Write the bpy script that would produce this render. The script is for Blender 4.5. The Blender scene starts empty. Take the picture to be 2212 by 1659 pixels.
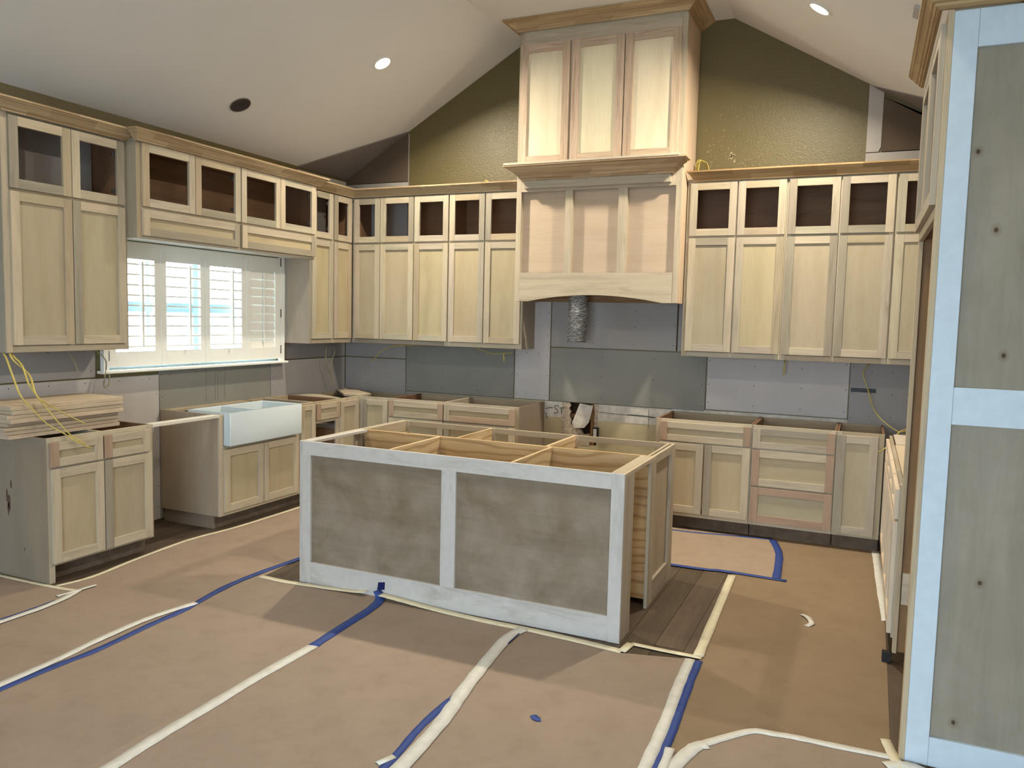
import bpy, bmesh, math, random
from mathutils import Vector, Matrix
random.seed(7)
S = bpy.context.scene
C = S.collection

# ------------------------------------------------------------------ camera, world, lights, exposure
cam_d = bpy.data.cameras.new('camera')
cam = bpy.data.objects.new('camera', cam_d); C.objects.link(cam)
_r = Vector((0.91256222, 0.40824541, 0.02378828)); _u = Vector((-0.05566241, 0.06637319, 0.99624108)); _f = Vector((-0.40513194, 0.91045609, -0.08329359))
M = Matrix((( _r.x, _u.x, -_f.x, 4.9421), (_r.y, _u.y, -_f.y, -6.8022), (_r.z, _u.z, -_f.z, 1.6436), (0, 0, 0, 1)))
cam.matrix_world = M
cam_d.sensor_width = 36.0; cam_d.lens = 1703.73 / 2212 * 36.0
cam_d.clip_start = 0.05; cam_d.clip_end = 200
S.camera = cam

world = bpy.data.worlds.new('sky'); S.world = world; world.use_nodes = True
bg = world.node_tree.nodes['Background']
bg.inputs[0].default_value = (0.70, 0.86, 1.0, 1); bg.inputs[1].default_value = 14.0

S.view_settings.view_transform = 'Standard'
S.view_settings.look = 'None'
S.view_settings.gamma = 1.0
S.view_settings.use_curve_mapping = False
S.view_settings.exposure = 0.17
try:
    S.cycles.use_denoising = True
    S.cycles.max_bounces = 10; S.cycles.diffuse_bounces = 7
    S.cycles.sample_clamp_indirect = 6.0
except Exception:
    pass

LAMP_POWER = 60.0
LAMP_COLOR = (1.0, 0.89, 0.71)

def portal(name, loc, rot, sx, sy):
    d = bpy.data.lights.new(name, 'AREA'); d.shape = 'RECTANGLE'; d.size = sx; d.size_y = sy
    d.cycles.is_portal = True
    o = bpy.data.objects.new(name, d); C.objects.link(o); o.location = loc; o.rotation_euler = rot
portal('kitchen_window_daylight', (-0.17, -1.93, 1.67), (0, math.radians(-90), 0), 0.94, 1.86)
portal('patio_door_daylight', (4.05, -9.74, 1.2), (math.radians(90), 0, 0), 2.9, 2.3)

# ------------------------------------------------------------------ materials
def s2l(c): return tuple(((v/255)/12.92 if v/255 <= .04045 else ((v/255+.055)/1.055)**2.4) for v in c)
def newmat(name, rough=.6, metal=0.0):
    m = bpy.data.materials.new(name); m.use_nodes = True
    nt = m.node_tree; b = nt.nodes['Principled BSDF']
    b.inputs['Roughness'].default_value = rough; b.inputs['Metallic'].default_value = metal
    b.inputs['Specular IOR Level'].default_value = 0.3
    return m, nt, b
def N(nt, t, **kw):
    n = nt.nodes.new(t)
    for k, v in kw.items(): setattr(n, k, v)
    return n
def mixcol(nt, blend, a, b, fac=1.0):
    n = N(nt, 'ShaderNodeMix', data_type='RGBA', blend_type=blend)
    for sock, v in ((n.inputs[0], fac), (n.inputs[6], a), (n.inputs[7], b)):
        if hasattr(v, 'is_linked') or isinstance(v, bpy.types.NodeSocket): nt.links.new(v, sock)
        else: sock.default_value = v if not isinstance(v, tuple) or len(v) == 4 else (*v, 1)
    return n.outputs[2]
def ramp(nt, sock, stops):
    n = N(nt, 'ShaderNodeValToRGB'); e = n.color_ramp.elements
    while len(e) > 1: e.remove(e[-1])
    e[0].position = stops[0][0]; e[0].color = (*stops[0][1], 1) if len(stops[0][1]) == 3 else stops[0][1]
    for p, c in stops[1:]:
        x = e.new(p); x.color = (*c, 1) if len(c) == 3 else c
    nt.links.new(sock, n.inputs[0]); return n.outputs[0]
def noise(nt, vec, scale, detail=3, rough=.55, dist=0.0):
    n = N(nt, 'ShaderNodeTexNoise'); n.inputs['Scale'].default_value = scale; n.inputs['Detail'].default_value = detail
    n.inputs['Roughness'].default_value = rough; n.inputs['Distortion'].default_value = dist
    nt.links.new(vec, n.inputs['Vector']); return n.outputs['Fac']
def mapping(nt, vec, sc):
    n = N(nt, 'ShaderNodeMapping'); n.inputs['Scale'].default_value = sc; nt.links.new(vec, n.inputs['Vector']); return n.outputs[0]
def bump(nt, b, h, strength, dist=.002):
    n = N(nt, 'ShaderNodeBump'); n.inputs['Strength'].default_value = strength; n.inputs['Distance'].default_value = dist
    nt.links.new(h, n.inputs['Height']); nt.links.new(n.outputs[0], b.inputs['Normal'])
g3 = lambda v: (v, v, v)

def wood_mat(name, broad, fine, streak_col, rough=.62, ring=False, streak=0.45, con=1.0, rs=5.5):
    """grain runs along U; base colour is the object colour of each board"""
    m, nt, b = newmat(name, rough)
    uv = N(nt, 'ShaderNodeTexCoord').outputs['UV']
    oi = N(nt, 'ShaderNodeObjectInfo').outputs['Color']
    f1 = noise(nt, mapping(nt, uv, broad), 1.0, 4, .6, .6)
    f2 = noise(nt, mapping(nt, uv, fine), 1.0, 3, .6, .2)
    c = mixcol(nt, 'MULTIPLY', oi, ramp(nt, f1, [(.30, g3(1-.20*con)), (.48, g3(1-.03*con)), (.62, g3(1+.04*con)), (.8, g3(1+.1*con))]))
    c = mixcol(nt, 'MULTIPLY', c, ramp(nt, f2, [(.3, g3(1-.10*con*con)), (.6, g3(1+.03*con))]))
    f3 = noise(nt, mapping(nt, uv, (broad[0]*.8, broad[1]*.55, 1)), 1.7, 5, .6, 1.2)
    fac = ramp(nt, f3, [(.58, g3(0)), (.74, g3(streak))])
    c = mixcol(nt, 'MIX', c, streak_col, fac)
    if ring:
        w = N(nt, 'ShaderNodeTexWave'); w.wave_type = 'BANDS'; w.bands_direction = 'Y'
        w.inputs['Scale'].default_value = rs; w.inputs['Distortion'].default_value = 9.0; w.inputs['Detail'].default_value = 2; w.inputs['Detail Scale'].default_value = .8
        nt.links.new(mapping(nt, uv, (.55, 1.6, 1)), w.inputs['Vector'])
        c = mixcol(nt, 'MULTIPLY', c, ramp(nt, w.outputs['Fac'], [(0, ring[0]), (.35, g3(1.0)), (1, ring[1])]))
    nt.links.new(c, b.inputs['Base Color'])
    bump(nt, b, f2, .12, .001)
    return m
M_POPLAR = wood_mat('raw_poplar', (1.4, 16, 1), (5, 170, 1), s2l((128, 116, 98)))
M_STREAKY = wood_mat('streaky_poplar', (1.0, 22, 1), (5, 150, 1), s2l((150, 118, 92)), streak=.85, con=1.5)
M_PLY = wood_mat('birch_plywood', (1.1, 3.2, 1), (6, 60, 1), s2l((176, 152, 112)), ring=((.965, .955, .93), (1.0, 1.0, 1.0)), streak=.22, con=.6, rs=.9)
M_PINE = wood_mat('pine_plywood', (1.2, 8, 1), (6, 150, 1), s2l((120, 78, 40)), ring=((.76, .66, .52), (1.05, 1.02, .95)), streak=.3, rs=3.4)
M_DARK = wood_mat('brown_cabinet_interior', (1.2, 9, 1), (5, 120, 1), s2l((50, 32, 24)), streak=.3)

def finger_mat():
    m, nt, b = newmat('finger_jointed_wood', .6)
    uv = N(nt, 'ShaderNodeTexCoord').outputs['UV']
    oi = N(nt, 'ShaderNodeObjectInfo').outputs['Color']
    br = N(nt, 'ShaderNodeTexBrick'); br.offset = .43; br.squash = 1.0
    br.inputs['Color1'].default_value = (1.12, 1.1, 1.02, 1); br.inputs['Color2'].default_value = (.70, .62, .52, 1); br.inputs['Mortar'].default_value = (.85, .8, .7, 1)
    br.inputs['Scale'].default_value = 1.0; br.inputs['Mortar Size'].default_value = 0.0; br.inputs['Brick Width'].default_value = .31; br.inputs['Row Height'].default_value = .055
    nt.links.new(uv, br.inputs['Vector'])
    c = mixcol(nt, 'MULTIPLY', oi, br.outputs['Color'], .8)
    f2 = noise(nt, mapping(nt, uv, (2, 60, 1)), 1.0, 4, .6, .4)
    c = mixcol(nt, 'MULTIPLY', c, ramp(nt, f2, [(.3, (.72, .66, .58)), (.6, g3(1.05))]))
    nt.links.new(c, b.inputs['Base Color']); return m
M_FINGER = finger_mat()

def plain(name, col, rough=.7, var=.06, scale=6, bmp=0.0, bscale=300, metal=0.0, spec=.3):
    m, nt, b = newmat(name, rough, metal)
    b.inputs['Specular IOR Level'].default_value = spec
    ob = N(nt, 'ShaderNodeTexCoord').outputs['Object']
    f = noise(nt, ob, scale, 4, .6)
    c = mixcol(nt, 'MULTIPLY', (*col, 1), ramp(nt, f, [(.3, g3(1-var)), (.7, g3(1+var))]))
    nt.links.new(c, b.inputs['Base Color'])
    if bmp: bump(nt, b, noise(nt, ob, bscale, 2), bmp, .002)
    return m
M_CEIL = plain('ceiling_paint', (.74, .735, .70), .9, .015, 2, .25, 90, spec=.15)
M_GOLD = None
def gold_mat():
    m, nt, b = newmat('textured_gold_wall_paint', .42)
    b.inputs['Specular IOR Level'].default_value = .45
    ob = N(nt, 'ShaderNodeTexCoord').outputs['Object']
    f = noise(nt, ob, 1.2, 3)
    c = mixcol(nt, 'MULTIPLY', (.132, .105, .040, 1), ramp(nt, f, [(.3, g3(.93)), (.7, g3(1.06))]))
    nt.links.new(c, b.inputs['Base Color'])
    bump(nt, b, ramp(nt, noise(nt, ob, 75, 3), [(.42, g3(0)), (.6, g3(1))]), .30, .003)
    return m
M_GOLD = gold_mat()
M_DRY_GREY = plain('grey_drywall_paper', (.31, .295, .285), .85, .05, 3, .05)
M_DRY_GREEN = plain('greenish_drywall_paper', (.235, .23, .205), .85, .05, 3, .05)
M_DRY_LIGHT = plain('light_drywall_paper', (.47, .445, .43), .85, .05, 3, .05)
M_DRY_BROWN = plain('brown_drywall_back', (.115, .082, .055), .85, .08, 4)
M_DRY_TAUPE = plain('taupe_drywall_paper', (.20, .175, .155), .85, .06, 4)
M_JOINTMUD = plain('pale_patch_drywall', (.44, .41, .37), .85, .05, 5)
M_PLASTER = plain('old_cream_wall', (.50, .43, .27), .8, .13, 4)
M_PLASTER2 = plain('torn_wall_paper_face', (.55, .52, .46), .85, .22, 14)
M_GYP = plain('broken_gypsum', (.42, .35, .27), .9, .35, 45, .6, 60)
M_DARKHOLE = plain('dark_cavity', (.06, .035, .018), .9, .3, 12)
M_BLACK = plain('black_plastic', (.015, .015, .015), .45, .1)
M_WHITEPLASTIC = plain('white_plastic', (.75, .74, .7), .4, .03)
M_PAPER = None
def paper_mat():
    m, nt, b = newmat('brown_floor_paper', .72)
    tc = N(nt, 'ShaderNodeTexCoord').outputs['Object']
    oi = N(nt, 'ShaderNodeObjectInfo').outputs['Color']
    f = noise(nt, tc, 1.3, 5, .65, .4)
    f2 = noise(nt, tc, 7, 5, .7, .3)
    f3 = noise(nt, tc, 260, 2, .6)
    c = mixcol(nt, 'MULTIPLY', oi, ramp(nt, f, [(.3, g3(.92)), (.7, g3(1.07))]))
    c = mixcol(nt, 'MULTIPLY', c, ramp(nt, f2, [(.25, (.88, .86, .84)), (.5, g3(1.0)), (.75, g3(1.05))]))
    c = mixcol(nt, 'MULTIPLY', c, ramp(nt, f3, [(.3, g3(.93)), (.7, g3(1.05))]))
    nt.links.new(c, b.inputs['Base Color']); bump(nt, b, f, .25, .02); return m
M_PAPER = paper_mat()
M_BLUE = plain('blue_painters_tape', (.028, .060, .24), .55, .12, 25)
M_BLUEDARK = plain('dark_blue_tape', (.008, .014, .085), .5, .1, 25)
M_MASK = plain('masking_tape', (.66, .60, .43), .6, .07, 18)
M_MASKW = plain('white_masking_tape', (.66, .645, .58), .6, .09, 18)
M_FLOOR = None
def plank_mat():
    m, nt, b = newmat('grey_brown_floor_plank', .45)
    uv = N(nt, 'ShaderNodeTexCoord').outputs['UV']; oi = N(nt, 'ShaderNodeObjectInfo').outputs['Color']
    f1 = noise(nt, mapping(nt, uv, (2.0, 16, 1)), 1, 5, .65, .6); f2 = noise(nt, mapping(nt, uv, (4, 110, 1)), 1, 3)
    c = mixcol(nt, 'MULTIPLY', oi, ramp(nt, f1, [(.3, g3(.72)), (.55, g3(1.0)), (.75, g3(1.3))]))
    c = mixcol(nt, 'MULTIPLY', c, ramp(nt, f2, [(.3, g3(.85)), (.7, g3(1.1))]))
    nt.links.new(c, b.inputs['Base Color']); return m
M_FLOOR = plank_mat()
M_SUB = plain('subfloor', (.06, .05, .04), .9)
M_WPAINT = plain('white_trim_paint', (.72, .72, .68), .45, .02, 3)
def worn_mat(name, col, worn, lo, hi, zdirt):
    """brush-painted white boards with sanded and scuffed patches of their own shape"""
    m, nt, b = newmat(name, .5)
    tc = N(nt, 'ShaderNodeTexCoord').outputs['Object']
    uv = N(nt, 'ShaderNodeTexCoord').outputs['UV']
    f = noise(nt, mapping(nt, uv, (1.6, 9, 1)), 1.0, 5, .7, .8)
    f2 = noise(nt, tc, 22, 3)
    c = mixcol(nt, 'MULTIPLY', (*col, 1), ramp(nt, f2, [(.3, g3(.95)), (.7, g3(1.03))]))
    c = mixcol(nt, 'MIX', c, (*worn, 1), ramp(nt, f, [(lo, g3(0)), (hi, g3(.55))]))
    nt.links.new(c, b.inputs['Base Color']); return m
M_ISLWHITE = worn_mat('worn_white_paint', (.535, .515, .485), (.27, .23, .18), .50, .70, 0)
M_PANELWHITE = worn_mat('bluish_white_primer', (.55, .65, .72), (.42, .40, .36), .70, .86, 0)
def grime_ply(name, col, col2, knots):
    m, nt, b = newmat(name, .65)
    uv = N(nt, 'ShaderNodeTexCoord').outputs['UV']; tc = N(nt, 'ShaderNodeTexCoord').outputs['Object']
    f = noise(nt, tc, 3.0, 5, .62, .5); f1 = noise(nt, mapping(nt, uv, (1.5, 14, 1)), 1, 5, .65, .6)
    c = mixcol(nt, 'MIX', (*col, 1), (*col2, 1), ramp(nt, f, [(.35, g3(0)), (.7, g3(1))]))
    c = mixcol(nt, 'MULTIPLY', c, ramp(nt, f1, [(.3, g3(.86)), (.6, g3(1.04))]))
    # knots
    if not knots:
        nt.links.new(c, b.inputs['Base Color']); return m
    v = N(nt, 'ShaderNodeTexVoronoi', voronoi_dimensions='2D'); v.inputs['Scale'].default_value = knots
    nt.links.new(mapping(nt, uv, (.8, 1, 1)), v.inputs['Vector'])
    c = mixcol(nt, 'MULTIPLY', c, ramp(nt, v.outputs['Distance'], [(.016*knots/3.2, (.22, .15, .10)), (.026*knots/3.2, (.78, .72, .63)), (.07*knots/3.2, g3(1.0))]))
    nt.links.new(c, b.inputs['Base Color']); return m
M_ISLPLY = grime_ply('primed_grey_brown_plywood', (.185, .140, .088), (.30, .25, .19), 0)
M_ENDPLY = grime_ply('knotty_grey_plywood', (.265, .235, .175), (.32, .285, .225), 3.6)
M_SINK = plain('white_fireclay', (.56, .63, .66), .12, .01, 3, spec=.5)
M_CABLE = plain('yellow_cable_sheath', (.50, .40, .10), .45, .15, 30)
M_CABLEGREY = plain('dusty_cable_sheath', (.33, .29, .17), .6, .2, 30)
M_FOIL = None
def foil():
    m, nt, b = newmat('foil_duct', .22, 1.0)
    b.inputs['Base Color'].default_value = (.55, .55, .54, 1)
    tc = N(nt, 'ShaderNodeTexCoord').outputs['Object']
    bump(nt, b, noise(nt, tc, 55, 4, .7, 1.0), .8, .012); return m
M_FOIL = foil()
M_HINGE = plain('dark_steel_hinge', (.05, .05, .05), .4, .1, metal=.6)
M_STEEL = plain('galvanised_steel', (.35, .36, .35), .4, .1, metal=.8)
M_CLIP = plain('dark_metal_clip', (.045, .04, .038), .5, .1)
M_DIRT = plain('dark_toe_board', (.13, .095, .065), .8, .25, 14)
M_SHUT = plain('shutter_paint', (.84, .85, .80), .5, .02, 4)
M_SASH = plain('window_sash_vinyl', (.30, .42, .50), .5, .04, 4)
M_GLASS = bpy.data.materials.new('clear_glass'); M_GLASS.use_nodes = True
_nt = M_GLASS.node_tree; _b = _nt.nodes['Principled BSDF']
_t = _nt.nodes.new('ShaderNodeBsdfTransparent'); _gl = _nt.nodes.new('ShaderNodeBsdfGlossy'); _gl.inputs['Roughness'].default_value = .02
_fr = _nt.nodes.new('ShaderNodeFresnel'); _mx = _nt.nodes.new('ShaderNodeMixShader')
_mx.inputs[0].default_value = .05; _nt.links.new(_t.outputs[0], _mx.inputs[1]); _nt.links.new(_gl.outputs[0], _mx.inputs[2])
_nt.links.new(_mx.outputs[0], _nt.nodes['Material Output'].inputs[0])
M_CONC = plain('concrete', (.58, .58, .57), .9, .1)
def emit_mat(name, col, st):
    m = bpy.data.materials.new(name); m.use_nodes = True; nt = m.node_tree; nt.nodes.clear()
    e = nt.nodes.new('ShaderNodeEmission'); e.inputs[0].default_value = (*col, 1); e.inputs[1].default_value = st
    o = nt.nodes.new('ShaderNodeOutputMaterial'); nt.links.new(e.outputs[0], o.inputs[0]); return m
M_LAMP = emit_mat('lit_lamp', (1.0, .93, .80), 14.0)

# object colours for bare wood boards (albedo, linear)
PALE = (.475, .405, .295); PALE2 = (.435, .375, .285); GREY = (.30, .265, .20); TAN = (.40, .325, .22); PINK = (.36, .25, .175); PINK2 = (.42, .31, .22)
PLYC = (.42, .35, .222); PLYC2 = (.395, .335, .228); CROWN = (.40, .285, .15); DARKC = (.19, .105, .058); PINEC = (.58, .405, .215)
TONES = [PALE, PALE, PALE2, PALE2, GREY, TAN, (.45, .39, .28), (.41, .365, .275)]
def jit(c, a=.06):
    k = 1 + random.uniform(-a, a); return tuple(v*k*(1+random.uniform(-.02, .02)) for v in c)
def tone(): return jit(random.choice(TONES), .05)

# ------------------------------------------------------------------ geometry helpers
WL = {}                                   # world location of each object's origin
def _link(name, me, m, parent, org, color=None):
    o = bpy.data.objects.new(name, me); C.objects.link(o)
    if m is not None: me.materials.append(m)
    WL[o] = Vector(org)
    if parent is not None:
        o.parent = parent; o.location = Vector(org) - WL[parent]
    else: o.location = org
    if color is not None: o.color = (*color, 1)
    return o
def empty(name, loc):
    o = bpy.data.objects.new(name, None); C.objects.link(o); o.location = loc; WL[o] = Vector(loc); o.empty_display_size = .1; return o
def tag(o, label, cat, group=None, kind=None):
    o['label'] = label; o['category'] = cat
    if group: o['group'] = group
    if kind: o['kind'] = kind
    return o
def thing(name, loc, label, cat, group=None): return tag(empty(name, loc), label, cat, group)
def struct(o): o['kind'] = 'structure'; return o

def set_uv(me, grain, off=None, axes=None):
    """box-projected UVs in metres with U along the grain axis"""
    if off is None: off = (random.uniform(0, 50), random.uniform(0, 50))
    uvl = me.uv_layers.new(name='UVMap').data
    for p in me.polygons:
        n = p.normal; k = max(range(3), key=lambda i: abs(n[i]))
        ab = [i for i in range(3) if i != k]
        if grain in ab: a = grain; b = ab[0] if ab[1] == grain else ab[1]
        else: a, b = ab
        for li in p.loop_indices:
            co = me.vertices[me.loops[li].vertex_index].co
            su = co[a] if grain in ab else co[a]*.15
            uvl[li].uv = (su + off[0], co[b] + off[1])

def box_mesh(name, hx, hy, hz, ch):
    if ch <= 0 or min(hx, hy, hz) < ch*1.5:
        vs = [(x, y, z) for x in (-hx, hx) for y in (-hy, hy) for z in (-hz, hz)]
        fs = [(0, 1, 3, 2), (4, 6, 7, 5), (0, 4, 5, 1), (2, 3, 7, 6), (0, 2, 6, 4), (1, 5, 7, 3)]
    else:
        vs, idx = [], {}
        for sx in (-1, 1):
            for sy in (-1, 1):
                for sz in (-1, 1):
                    for a in range(3):
                        h = [hx, hy, hz]; s = (sx, sy, sz)
                        p = [s[i]*(h[i] - (ch if i != a else 0)) for i in range(3)]
                        idx[(sx, sy, sz, a)] = len(vs); vs.append(tuple(p))
        fs = []
        for a in range(3):
            b, c = [i for i in range(3) if i != a]
            for s in (-1, 1):
                q = []
                for tb, tc in ((-1, -1), (1, -1), (1, 1), (-1, 1)):
                    k = [0, 0, 0]; k[a] = s; k[b] = tb; k[c] = tc; q.append(idx[(*k, a)])
                fs.append(tuple(q))
            for tb in (-1, 1):                       # edges parallel to a
                for tc in (-1, 1):
                    q = []
                    for sa, ax in ((-1, b), (1, b), (1, c), (-1, c)):
                        k = [0, 0, 0]; k[a] = sa; k[b] = tb; k[c] = tc; q.append(idx[(*k, ax)])
                    fs.append(tuple(q))
        for sx in (-1, 1):
            for sy in (-1, 1):
                for sz in (-1, 1): fs.append(tuple(idx[(sx, sy, sz, a)] for a in range(3)))
    me = bpy.data.meshes.new(name); me.from_pydata(vs, [], fs)
    bm = bmesh.new(); bm.from_mesh(me); bmesh.ops.recalc_face_normals(bm, faces=bm.faces[:]); bm.to_mesh(me); bm.free()
    return me

def box(name, x0, x1, y0, y1, z0, z1, m, parent=None, grain=None, color=None, ch=.0012):
    if x0 > x1: x0, x1 = x1, x0
    if y0 > y1: y0, y1 = y1, y0
    if z0 > z1: z0, z1 = z1, z0
    d = (x1-x0, y1-y0, z1-z0)
    if grain is None: grain = max(range(3), key=lambda i: d[i])
    elif isinstance(grain, str): grain = 'xyz'.index(grain)
    me = box_mesh(name, d[0]/2, d[1]/2, d[2]/2, ch); set_uv(me, grain)
    return _link(name, me, m, parent, ((x0+x1)/2, (y0+y1)/2, (z0+z1)/2), color)

def mesh_obj(name, vs, fs, m, parent=None, grain=0, color=None, smooth=False, recalc=True):
    vs = [Vector(v) for v in vs]
    org = Vector((sum(v.x for v in vs)/len(vs), sum(v.y for v in vs)/len(vs), sum(v.z for v in vs)/len(vs)))
    me = bpy.data.meshes.new(name); me.from_pydata([tuple(v-org) for v in vs], [], fs)
    if recalc:
        bm = bmesh.new(); bm.from_mesh(me); bmesh.ops.recalc_face_normals(bm, faces=bm.faces[:]); bm.to_mesh(me); bm.free()
    set_uv(me, grain)
    if smooth:
        for p in me.polygons: p.use_smooth = True
    return _link(name, me, m, parent, org, color)

def prism(name, poly, axis, a0, a1, m, parent=None, grain=0, color=None):
    """polygon in the two axes other than `axis`, extruded from a0 to a1"""
    n = len(poly); o = [i for i in range(3) if i != axis]
    vs = []
    for a in (a0, a1):
        for q in poly:
            v = [0, 0, 0]; v[axis] = a; v[o[0]] = q[0]; v[o[1]] = q[1]; vs.append(v)
    fs = [tuple(range(n)), tuple(range(2*n-1, n-1, -1))] + [(i, (i+1) % n, n+(i+1) % n, n+i) for i in range(n)]
    return mesh_obj(name, vs, fs, m, parent, grain, color)

def slab3(name, poly, thick, m, parent=None, color=None):
    """planar 3-D polygon thickened along thick vector"""
    n = len(poly); t = Vector(thick); vs = [Vector(p) for p in poly] + [Vector(p)+t for p in poly]
    fs = [tuple(range(n)), tuple(range(2*n-1, n-1, -1))] + [(i, (i+1) % n, n+(i+1) % n, n+i) for i in range(n)]
    return mesh_obj(name, vs, fs, m, parent, 0, color)

def smooth_path(pts, sub=6):
    """Catmull-Rom through the points"""
    P = [Vector(p) for p in pts]
    if len(P) < 3: return P
    out = []
    for i in range(len(P)-1):
        p0 = P[max(i-1, 0)]; p1 = P[i]; p2 = P[i+1]; p3 = P[min(i+2, len(P)-1)]
        for k in range(sub):
            t = k/sub
            out.append(.5*((2*p1) + (-p0+p2)*t + (2*p0-5*p1+4*p2-p3)*t*t + (-p0+3*p1-3*p2+p3)*t**3))
    out.append(P[-1]); return out

def tube(name, pts, rad, m, parent=None, seg=8, flat=1.0, smooth=True, sub=6):
    P = smooth_path(pts, sub) if smooth else [Vector(p) for p in pts]
    vs, fs = [], []; ref = Vector((0, 0, 1))
    for i, p in enumerate(P):
        t = (P[min(i+1, len(P)-1)] - P[max(i-1, 0)]).normalized()
        a = t.cross(ref)
        if a.length < .2: a = t.cross(Vector((0, 1, 0)))
        a.normalize(); b = t.cross(a).normalized()
        for k in range(seg):
            w = 2*math.pi*k/seg; vs.append(p + a*math.cos(w)*rad + b*math.sin(w)*rad*flat)
    n = len(P)
    for i in range(n-1):
        for k in range(seg):
            fs.append((i*seg+k, i*seg+(k+1) % seg, (i+1)*seg+(k+1) % seg, (i+1)*seg+k))
    fs.append(tuple(range(seg))); fs.append(tuple((n-1)*seg+k for k in range(seg)))
    return mesh_obj(name, vs, fs, m, parent, 0, None, True)

def sweep(name, path, prof, zbase, m, parent=None, side=1, color=None, end_n0=None, end_n1=None):
    """moulding: profile (out, up) swept along an open XY path with mitred corners; end_n0/end_n1 may be directions of the cut"""
    P = [Vector((p[0], p[1])) for p in path]; n = len(P); k = len(prof)
    offs = []
    for i in range(n):
        ns = []
        if i > 0: d = (P[i]-P[i-1]).normalized(); ns.append(Vector((d.y, -d.x))*side)
        if i < n-1: d = (P[i+1]-P[i]).normalized(); ns.append(Vector((d.y, -d.x))*side)
        if len(ns) == 1: o = ns[0]
        else: o = (ns[0]+ns[1]); o = o/o.dot(ns[0])
        if i == 0 and end_n0: o = Vector(end_n0)
        if i == n-1 and end_n1: o = Vector(end_n1)
        offs.append(o)
    vs = []; L = [0]
    for i in range(1, n): L.append(L[-1] + (P[i]-P[i-1]).length)
    for i in range(n):
        for (o, z) in prof: q = P[i] + offs[i]*o; vs.append(Vector((q.x, q.y, zbase+z)))
    fs = []
    for i in range(n-1):
        for j in range(k): fs.append((i*k+j, i*k+(j+1) % k, (i+1)*k+(j+1) % k, (i+1)*k+j))
    fs.append(tuple(range(k))); fs.append(tuple((n-1)*k+j for j in range(k)))
    o = mesh_obj(name, vs, fs, m, parent, 0, color)
    me = o.data; uvl = me.uv_layers[0].data
    per = [0]
    for j in range(1, k): per.append(per[-1] + math.dist(prof[j], prof[j-1]))
    ro = random.uniform(0, 9)
    for p in me.polygons:
        for li in p.loop_indices:
            vi = me.loops[li].vertex_index; i, j = divmod(vi, k)
            co = me.vertices[vi].co
            # along the path: use the projection on the dominant segment
            q = Vector((co.x, co.y)); seg = min(i, n-2) if i < n-1 else n-2
            d = (P[seg+1]-P[seg]).normalized()
            uvl[li].uv = (L[i] + d.dot(offs[i])*prof[j][0] + ro, per[j] + ro)
    return o

class Run:
    """local frame of a wall: s along the wall, d out into the room, z up"""
    def __init__(s, kind): s.k = kind
    def P(s, a, d, z):
        if s.k == 'back': return Vector((a, -d, z))
        if s.k == 'left': return Vector((d, a, z))
        if s.k == 'right': return Vector((5.76-d, a, z))
        if s.k == 'islandback': return Vector((a, -1.85-.0 + d, z))
    def box(s, name, a0, a1, d0, d1, z0, z1, m, parent, grain=None, color=None, ch=.0012):
        p = s.P(a0, d0, z0); q = s.P(a1, d1, z1)
        if grain == 's': grain = 'x' if s.k in ('back', 'islandback') else 'y'
        elif grain == 'd': grain = 'y' if s.k in ('back', 'islandback') else 'x'
        return box(name, p.x, q.x, p.y, q.y, p.z, q.z, m, parent, grain, color, ch)
BACK, LEFT, RIGHT = Run('back'), Run('left'), Run('right')

def front(R, name, parent, a0, a1, z0, z1, d, kind='panel', fw=.056, tones=None, t=.02, hinge=None, ptone=None, rail=None, wm=None):
    """shaker door or drawer front: panel + two stiles + two rails; 'open' = frame without its glass"""
    wm = wm or M_POPLAR
    T = tones or [tone() for _ in range(4)]
    if a0 > a1: a0, a1 = a1, a0
    rw = rail or fw
    if kind == 'panel':
        D = R.box(name, a0+fw-.008, a1-fw+.008, d+.002, d+.007, z0+rw-.008, z1-rw+.008, M_PLY, parent, 'z' if z1-z0 > .3 else 's', jit(ptone or random.choice([PLYC, PLYC, PLYC2]), .05))
    else:
        c = R.P((a0+a1)/2, d+t/2, (z0+z1)/2)
        D = empty(name, c); D.parent = parent; D.location = c - WL[parent]
    R.box('stile', a0, a0+fw, d, d+t, z0, z1, wm, D, 'z', T[0])
    R.box('stile', a1-fw, a1, d, d+t, z0, z1, wm, D, 'z', T[1])
    R.box('rail', a0+fw, a1-fw, d, d+t-.0006, z0, z0+rw, wm, D, 's', T[2])
    R.box('rail', a0+fw, a1-fw, d, d+t-.0006, z1-rw, z1, wm, D, 's', T[3])
    if hinge is not None:
        hs = a1-fw-.022 if hinge > 0 else a0+fw
        for hz in (z0+rw+.022, z1-rw-.05):
            R.box('hinge', hs, hs+.022, d-.012, d-.002, hz, hz+.028, M_HINGE, D)
    return D

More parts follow.
